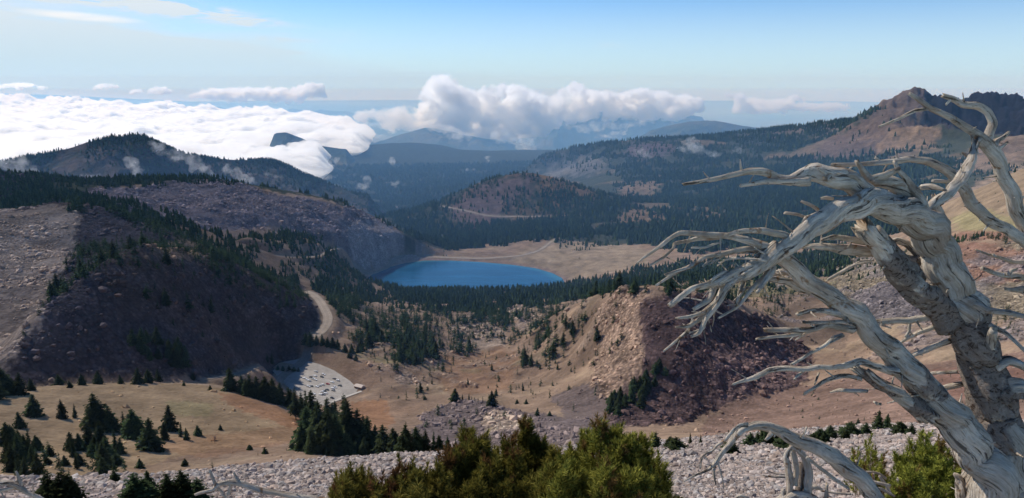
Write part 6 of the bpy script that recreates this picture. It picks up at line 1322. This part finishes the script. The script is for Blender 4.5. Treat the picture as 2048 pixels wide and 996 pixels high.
def pine_bush(label, spires, dens, depth, seed, sl=.105, dry=.0, name='pine_shrub', group=None):
    """spires: (px, top py, base py, half width px)"""
    r = np.random.default_rng(seed); base = at_depth(np.mean([s[0] for s in spires]), max(s[2] for s in spires), depth)
    root = empty(name, base); pos = []; dirs = []; sz = []; st = []
    bx, by, bz = base
    full = []
    for (px, ty, by_, hw, *dd) in spires:
        ty = ty+170*sl; full.append((px, ty, by_, hw*.55, *dd))
        for q in range(3): full.append((px+r.uniform(-1, 1)*hw*.9, ty+r.uniform(.08, .4)*(by_-ty), by_, hw*r.uniform(.35, .6), (dd[0] if dd else 1)*r.uniform(.97, 1.04)))
    for (px, ty, by_, hw, *dd) in full:
        dpt = depth*(dd[0] if dd else 1)*r.uniform(.96, 1.05); top = np.array(at_depth(px, ty, dpt)); bot = np.array(at_depth(px+r.uniform(-.3, .3)*hw, by_, dpt)); w_ = hw/FPX*dpt; H = np.linalg.norm(top-bot)
        st.append((bot, top, w_*.07+.004)); n = int(dens*H*w_*68)
        for k in range(n):
            f = r.random()**.8; c = bot+(top-bot)*f; prof = w_*((1-f)**.6*(.5+.5*min(1, f*4)))+.02; a = r.uniform(0, 6.28); q = math.sqrt(r.random())
            p = c+np.array((math.cos(a), math.sin(a), 0))*prof*q+np.array((0, 0, r.uniform(-.03, .03)))
            out = np.array((math.cos(a)*(.2+.75*q*(1-f)), math.sin(a)*(.2+.75*q*(1-f)), .75+.4*f)); out += r.normal(size=3)*.18; out /= np.linalg.norm(out)
            pos.append(p); dirs.append(out); sz.append(sl*r.uniform(.6, 1.25)*(depth/5.5)**.3)
            if r.random() < .3: st.append((c-(top-bot)*.08*r.random(), p, .004+w_*.01))
    pos = np.array(pos); dirs = np.array(dirs); sz = np.array(sz); n = len(pos); wh = r.integers(0, 5, n)
    isd = (pnoise(pos[:, 0]*2.4+seed, pos[:, 2]*2.4)+r.normal(size=n)*.12 > .5-dry) | (r.random(n) < dry*.4)
    for dryk, mat_, nm in ((False, MPINE, 'needles'), (True, MPDRY, 'dry_needles')):
        Vs = []; Fs = []; Ts = []; off = 0
        for w_ in range(5):
            k = (wh == w_) & (isd == dryk); m_ = k.sum()
            if not m_: continue
            v, f, t = SHP[w_]; d = dirs[k]; a = np.cross(d, r.normal(size=(m_, 3))); a /= np.linalg.norm(a, axis=1)[:, None]; b = np.cross(d, a); s = sz[k][:, None, None]
            Q = (v[None, :, 0:1]*a[:, None]+v[None, :, 1:2]*b[:, None]+v[None, :, 2:3]*d[:, None])*s+pos[k][:, None]-np.array(base)
            Vs.append(Q.reshape(-1, 3)); Fs.append((f[None]+(np.arange(m_)*len(v))[:, None, None]).reshape(-1, 3)+off); off += m_*len(v); Ts.append((t[None]*r.uniform(.35, 1.15, m_)[:, None]).ravel())
        if Vs: mesh_np(nm, np.concatenate(Vs), np.concatenate(Fs), mat_, False, root, {'tint': np.concatenate(Ts)})
    V = []; F = []
    for a, b, rad in st:
        d = b-a; L_ = np.linalg.norm(d)+1e-6; d = d/L_; u = np.cross(d, (.3, .5, .8)); u /= np.linalg.norm(u); w_ = np.cross(d, u); o_ = len(V)
        for q in range(4): V.append(a+(u*math.cos(q*1.57)+w_*math.sin(q*1.57))*rad-np.array(base))
        for q in range(4): V.append(b+(u*math.cos(q*1.57)+w_*math.sin(q*1.57))*rad*.35-np.array(base))
        F += [(o_+q, o_+(q+1) % 4, o_+4+(q+1) % 4, o_+4+q) for q in range(4)]
    mesh_np('stem', np.array(V), np.array(F), MPTW, True, root)
    tag(root, label, 'pine shrub', group); return root
pine_bush('largest olive green pine shrub at the bottom centre', [(935, 862, 1060, 34), (962, 880, 1060, 40), (990, 905, 1060, 40), (1020, 880, 1060, 42), (1052, 842, 1060, 34), (1080, 880, 1060, 40), (1110, 905, 1070, 40), (905, 905, 1060, 36), (1040, 940, 1080, 50, .93), (960, 945, 1080, 50, .93), (1100, 950, 1080, 44, .93)], 52, 5.6, 1)
pine_bush('tall olive green pine shrub right of the largest one at the bottom', [(1140, 905, 1060, 34), (1170, 880, 1060, 36), (1200, 848, 1060, 36), (1228, 860, 1060, 36), (1255, 880, 1060, 34), (1280, 872, 1050, 34), (1300, 910, 1050, 26), (1150, 940, 1070, 40, .93), (1210, 930, 1070, 50, .93), (1260, 950, 1070, 44, .93), (1120, 930, 1060, 28)], 52, 5.4, 2)
pine_bush('low pine shrub with some rusty needles left of the largest one', [(700, 945, 1050, 26), (728, 940, 1050, 28), (760, 965, 1050, 30), (790, 945, 1050, 30), (815, 930, 1050, 26), (845, 950, 1050, 30), (875, 940, 1050, 30), (680, 980, 1050, 26), (830, 975, 1060, 40, .95)], 50, 5.2, 3, dry=.0)
pine_bush('rounded pine shrub behind the two leaning dead stems at lower right', [(1800, 905, 1040, 30), (1825, 885, 1040, 34), (1850, 868, 1040, 34), (1878, 880, 1040, 34), (1905, 905, 1040, 30), (1860, 930, 1050, 50, .95), (1815, 950, 1050, 40, .95), (1900, 955, 1040, 36)], 24, 7.0, 4, .10)
pine_bush('sparse yellowing pine shrub between the arched limb and the tree', [(1720, 890, 985, 14), (1740, 874, 990, 12), (1756, 905, 1000, 16), (1712, 920, 990, 14), (1765, 935, 1000, 18)], 14, 7.6, 5, .10, dry=.3)
pine_bush('low green shrub clump on the scree left of the grey stump', [(1475, 862, 900, 10), (1460, 870, 905, 12), (1515, 868, 905, 22), (1540, 872, 905, 18)], 16, 34, 9, .6) if 0 else None
# ================================================================ LIGHT, SKY, CAMERA
SUN_AZ, SUN_EL = R(-56), R(43)      # azimuth measured from the view direction (+Y), negative = left
sd_ = Vector((math.sin(SUN_AZ)*math.cos(SUN_EL), math.cos(SUN_AZ)*math.cos(SUN_EL), math.sin(SUN_EL)))
sl = bpy.data.lights.new('sun', 'SUN'); sl.energy = 5.0; sl.angle = R(.53); sl.color = (1, .95, .87)
so = bpy.data.objects.new('sun', sl); C.objects.link(so); so.rotation_euler = sd_.to_track_quat('Z', 'Y').to_euler()
w = bpy.data.worlds.new('World'); bpy.context.scene.world = w; w.use_nodes = True
w.node_tree.nodes.clear(); nt = NT(w.node_tree)
out = nt.new('ShaderNodeOutputWorld')
sky = nt.new('ShaderNodeTexSky', sky_type='NISHITA', sun_disc=False, sun_elevation=SUN_EL, sun_rotation=SUN_AZ, altitude=2900, air_density=1.0, dust_density=.6, ozone_density=1.6)
dirv = nt.new('ShaderNodeTexCoord').outputs['Generated']
sx = nt.new('ShaderNodeSeparateXYZ', {0: dirv})
dx, dy, dz = sx.outputs
az_ = nt.math('ARCTAN2', dx, dy); el_ = nt.math('ARCTAN2', dz, nt.math('SQRT', nt.math('ADD', nt.math('MULTIPLY', dx, dx), nt.math('MULTIPLY', dy, dy))))
azd = nt.math('MULTIPLY', az_, 57.2958); eld = nt.math('MULTIPLY', el_, 57.2958)
cv_ = nt.new('ShaderNodeCombineXYZ', {0: azd, 1: eld, 2: 0}).outputs[0]
def gauss(c, s, rot=0.0):
    """soft ellipse in degrees of azimuth and elevation"""
    a = nt.math('SUBTRACT', azd, c[0]); b = nt.math('SUBTRACT', eld, c[1])
    ca_, sa_ = math.cos(R(rot)), math.sin(R(rot))
    a2 = nt.math('ADD', nt.math('MULTIPLY', a, ca_), nt.math('MULTIPLY', b, sa_)); b2 = nt.math('SUBTRACT', nt.math('MULTIPLY', b, ca_), nt.math('MULTIPLY', a, sa_))
    q = nt.math('ADD', nt.math('POWER', nt.math('DIVIDE', a2, s[0]), 2), nt.math('POWER', nt.math('DIVIDE', b2, s[1]), 2))
    return nt.math('EXPONENT', nt.math('MULTIPLY', q, -1))
def pxdeg(px, py):
    a, t = azt(px, py); return math.degrees(float(a)), math.degrees(math.atan(float(t)))
streak = nt.noise(nt.scl(cv_, (.09, .55, 1)), 1.0, 6, .6, .5)
wisp = nt.noise(nt.scl(cv_, (.25, 1.6, 1)), 1.0, 6, .62, .8)
acc = None
def add_(g):
    global acc; acc = g if acc is None else nt.math('ADD', acc, g)
def sub(px, py, sx_, sy_, rot, k): 
    g = gauss(pxdeg(px, py), (sx_, sy_), rot); add_(nt.math('MULTIPLY', g, k))
sub(0, 100, 13, 1.9, -6, .9); sub(280, 130, 11, 1.5, -4, .6); sub(480, 88, 6, .8, 2, .4); sub(-100, 20, 10, 3, 0, .9)
sub(520, 160, 14, 1.2, 0, .3)
thin = nt.math('MULTIPLY', acc, nt.mr(streak, .33, .66, .3, 1.15))
acc = None
sub(330, 12, 5, .45, -8, 1.2); sub(400, 26, 4.2, .35, -5, 1.2); sub(230, 4, 6, .4, -4, .9); sub(520, 105, 2.8, .2, -2, .8); sub(900, 147, 3, .08, -1, .35); sub(600, 75, 3, .35, 3, .35); sub(480, 46, 1.2, .15, -10, .5); sub(1220, 92, 1.5, .25, -4, .15); sub(1650, 150, 3, .5, 0, .18)
ws = nt.math('MULTIPLY', acc, nt.mr(wisp, .42, .6, .05, 1.1))
lens = nt.math('MULTIPLY', nt.math('MULTIPLY', nt.mr(gauss(pxdeg(165, 33), (3.6, .30), -3.2), .30, .80), nt.mr(wisp, .3, .6, .6, 1.0)), .8)
hz = nt.mr(eld, -1.0, 7.5, .85, 0, True)
ci = nt.math('MINIMUM', nt.math('ADD', nt.math('ADD', thin, ws), hz), 1.0)
hs = nt.new('ShaderNodeHueSaturation', {'Saturation': 1.12, 'Value': 1.0, 'Color': sky.outputs[0]})
SKYK = .15
skc = nt.mix(1.0, hs.outputs[0], (SKYK*.56, SKYK*.76, SKYK*.92, 1), 'MULTIPLY')
veil = nt.mix(nt.math('MINIMUM', hz, 1.0), (.78, .85, .92, 1), (.53, .76, .90, 1))
colr = nt.mix(lens, nt.mix(ci, skc, veil), (1.0, 1.0, 1.0, 1))
bg = nt.new('ShaderNodeBackground', {'Color': colr, 'Strength': 1.0}); nt.l.new(bg.outputs[0], out.inputs[0])
def haze(dens, col, x1, y1, z0, z1):
    m, nt, out = newmat('haze')
    s = nt.new('ShaderNodeVolumeScatter', {'Color': col, 'Density': dens, 'Anisotropy': 0.0})
    nt.l.new(s.outputs[0], out.inputs['Volume'])
    V = [(x, y, z) for z in (z0, z1) for y in (-20000, y1) for x in (-x1, x1)]
    F = [(0, 2, 3, 1), (4, 5, 7, 6), (0, 1, 5, 4), (1, 3, 7, 5), (3, 2, 6, 7), (2, 0, 4, 6)]
    tag(mesh_np('haze', V, np.array(F), m, False), kind='structure')
haze(2.1e-5, (.30, .60, 1.0), 52000, 52000, -4000, 350)
haze(6.4e-5, (.27, .56, 1.0), 51000, 51000, -3900, -290)
cam = bpy.data.cameras.new('camera'); co = bpy.data.objects.new('camera', cam); C.objects.link(co)
cam.lens = 36*FPX/2048; cam.sensor_width = 36; cam.clip_start = .05; cam.clip_end = 400000
co.location = (0, 0, 0); co.rotation_euler = (R(90)-PITCH, 0, 0)
sc = bpy.context.scene; sc.camera = co
sc.view_settings.view_transform = 'Standard'; sc.view_settings.look = 'None'; sc.view_settings.exposure = 0
sc.cycles.use_denoising = True; sc.cycles.max_bounces = 14; sc.cycles.diffuse_bounces = 2; sc.cycles.transparent_max_bounces = 12
sc.cycles.volume_bounces = 12; sc.cycles.caustics_reflective = False; sc.cycles.caustics_refractive = False
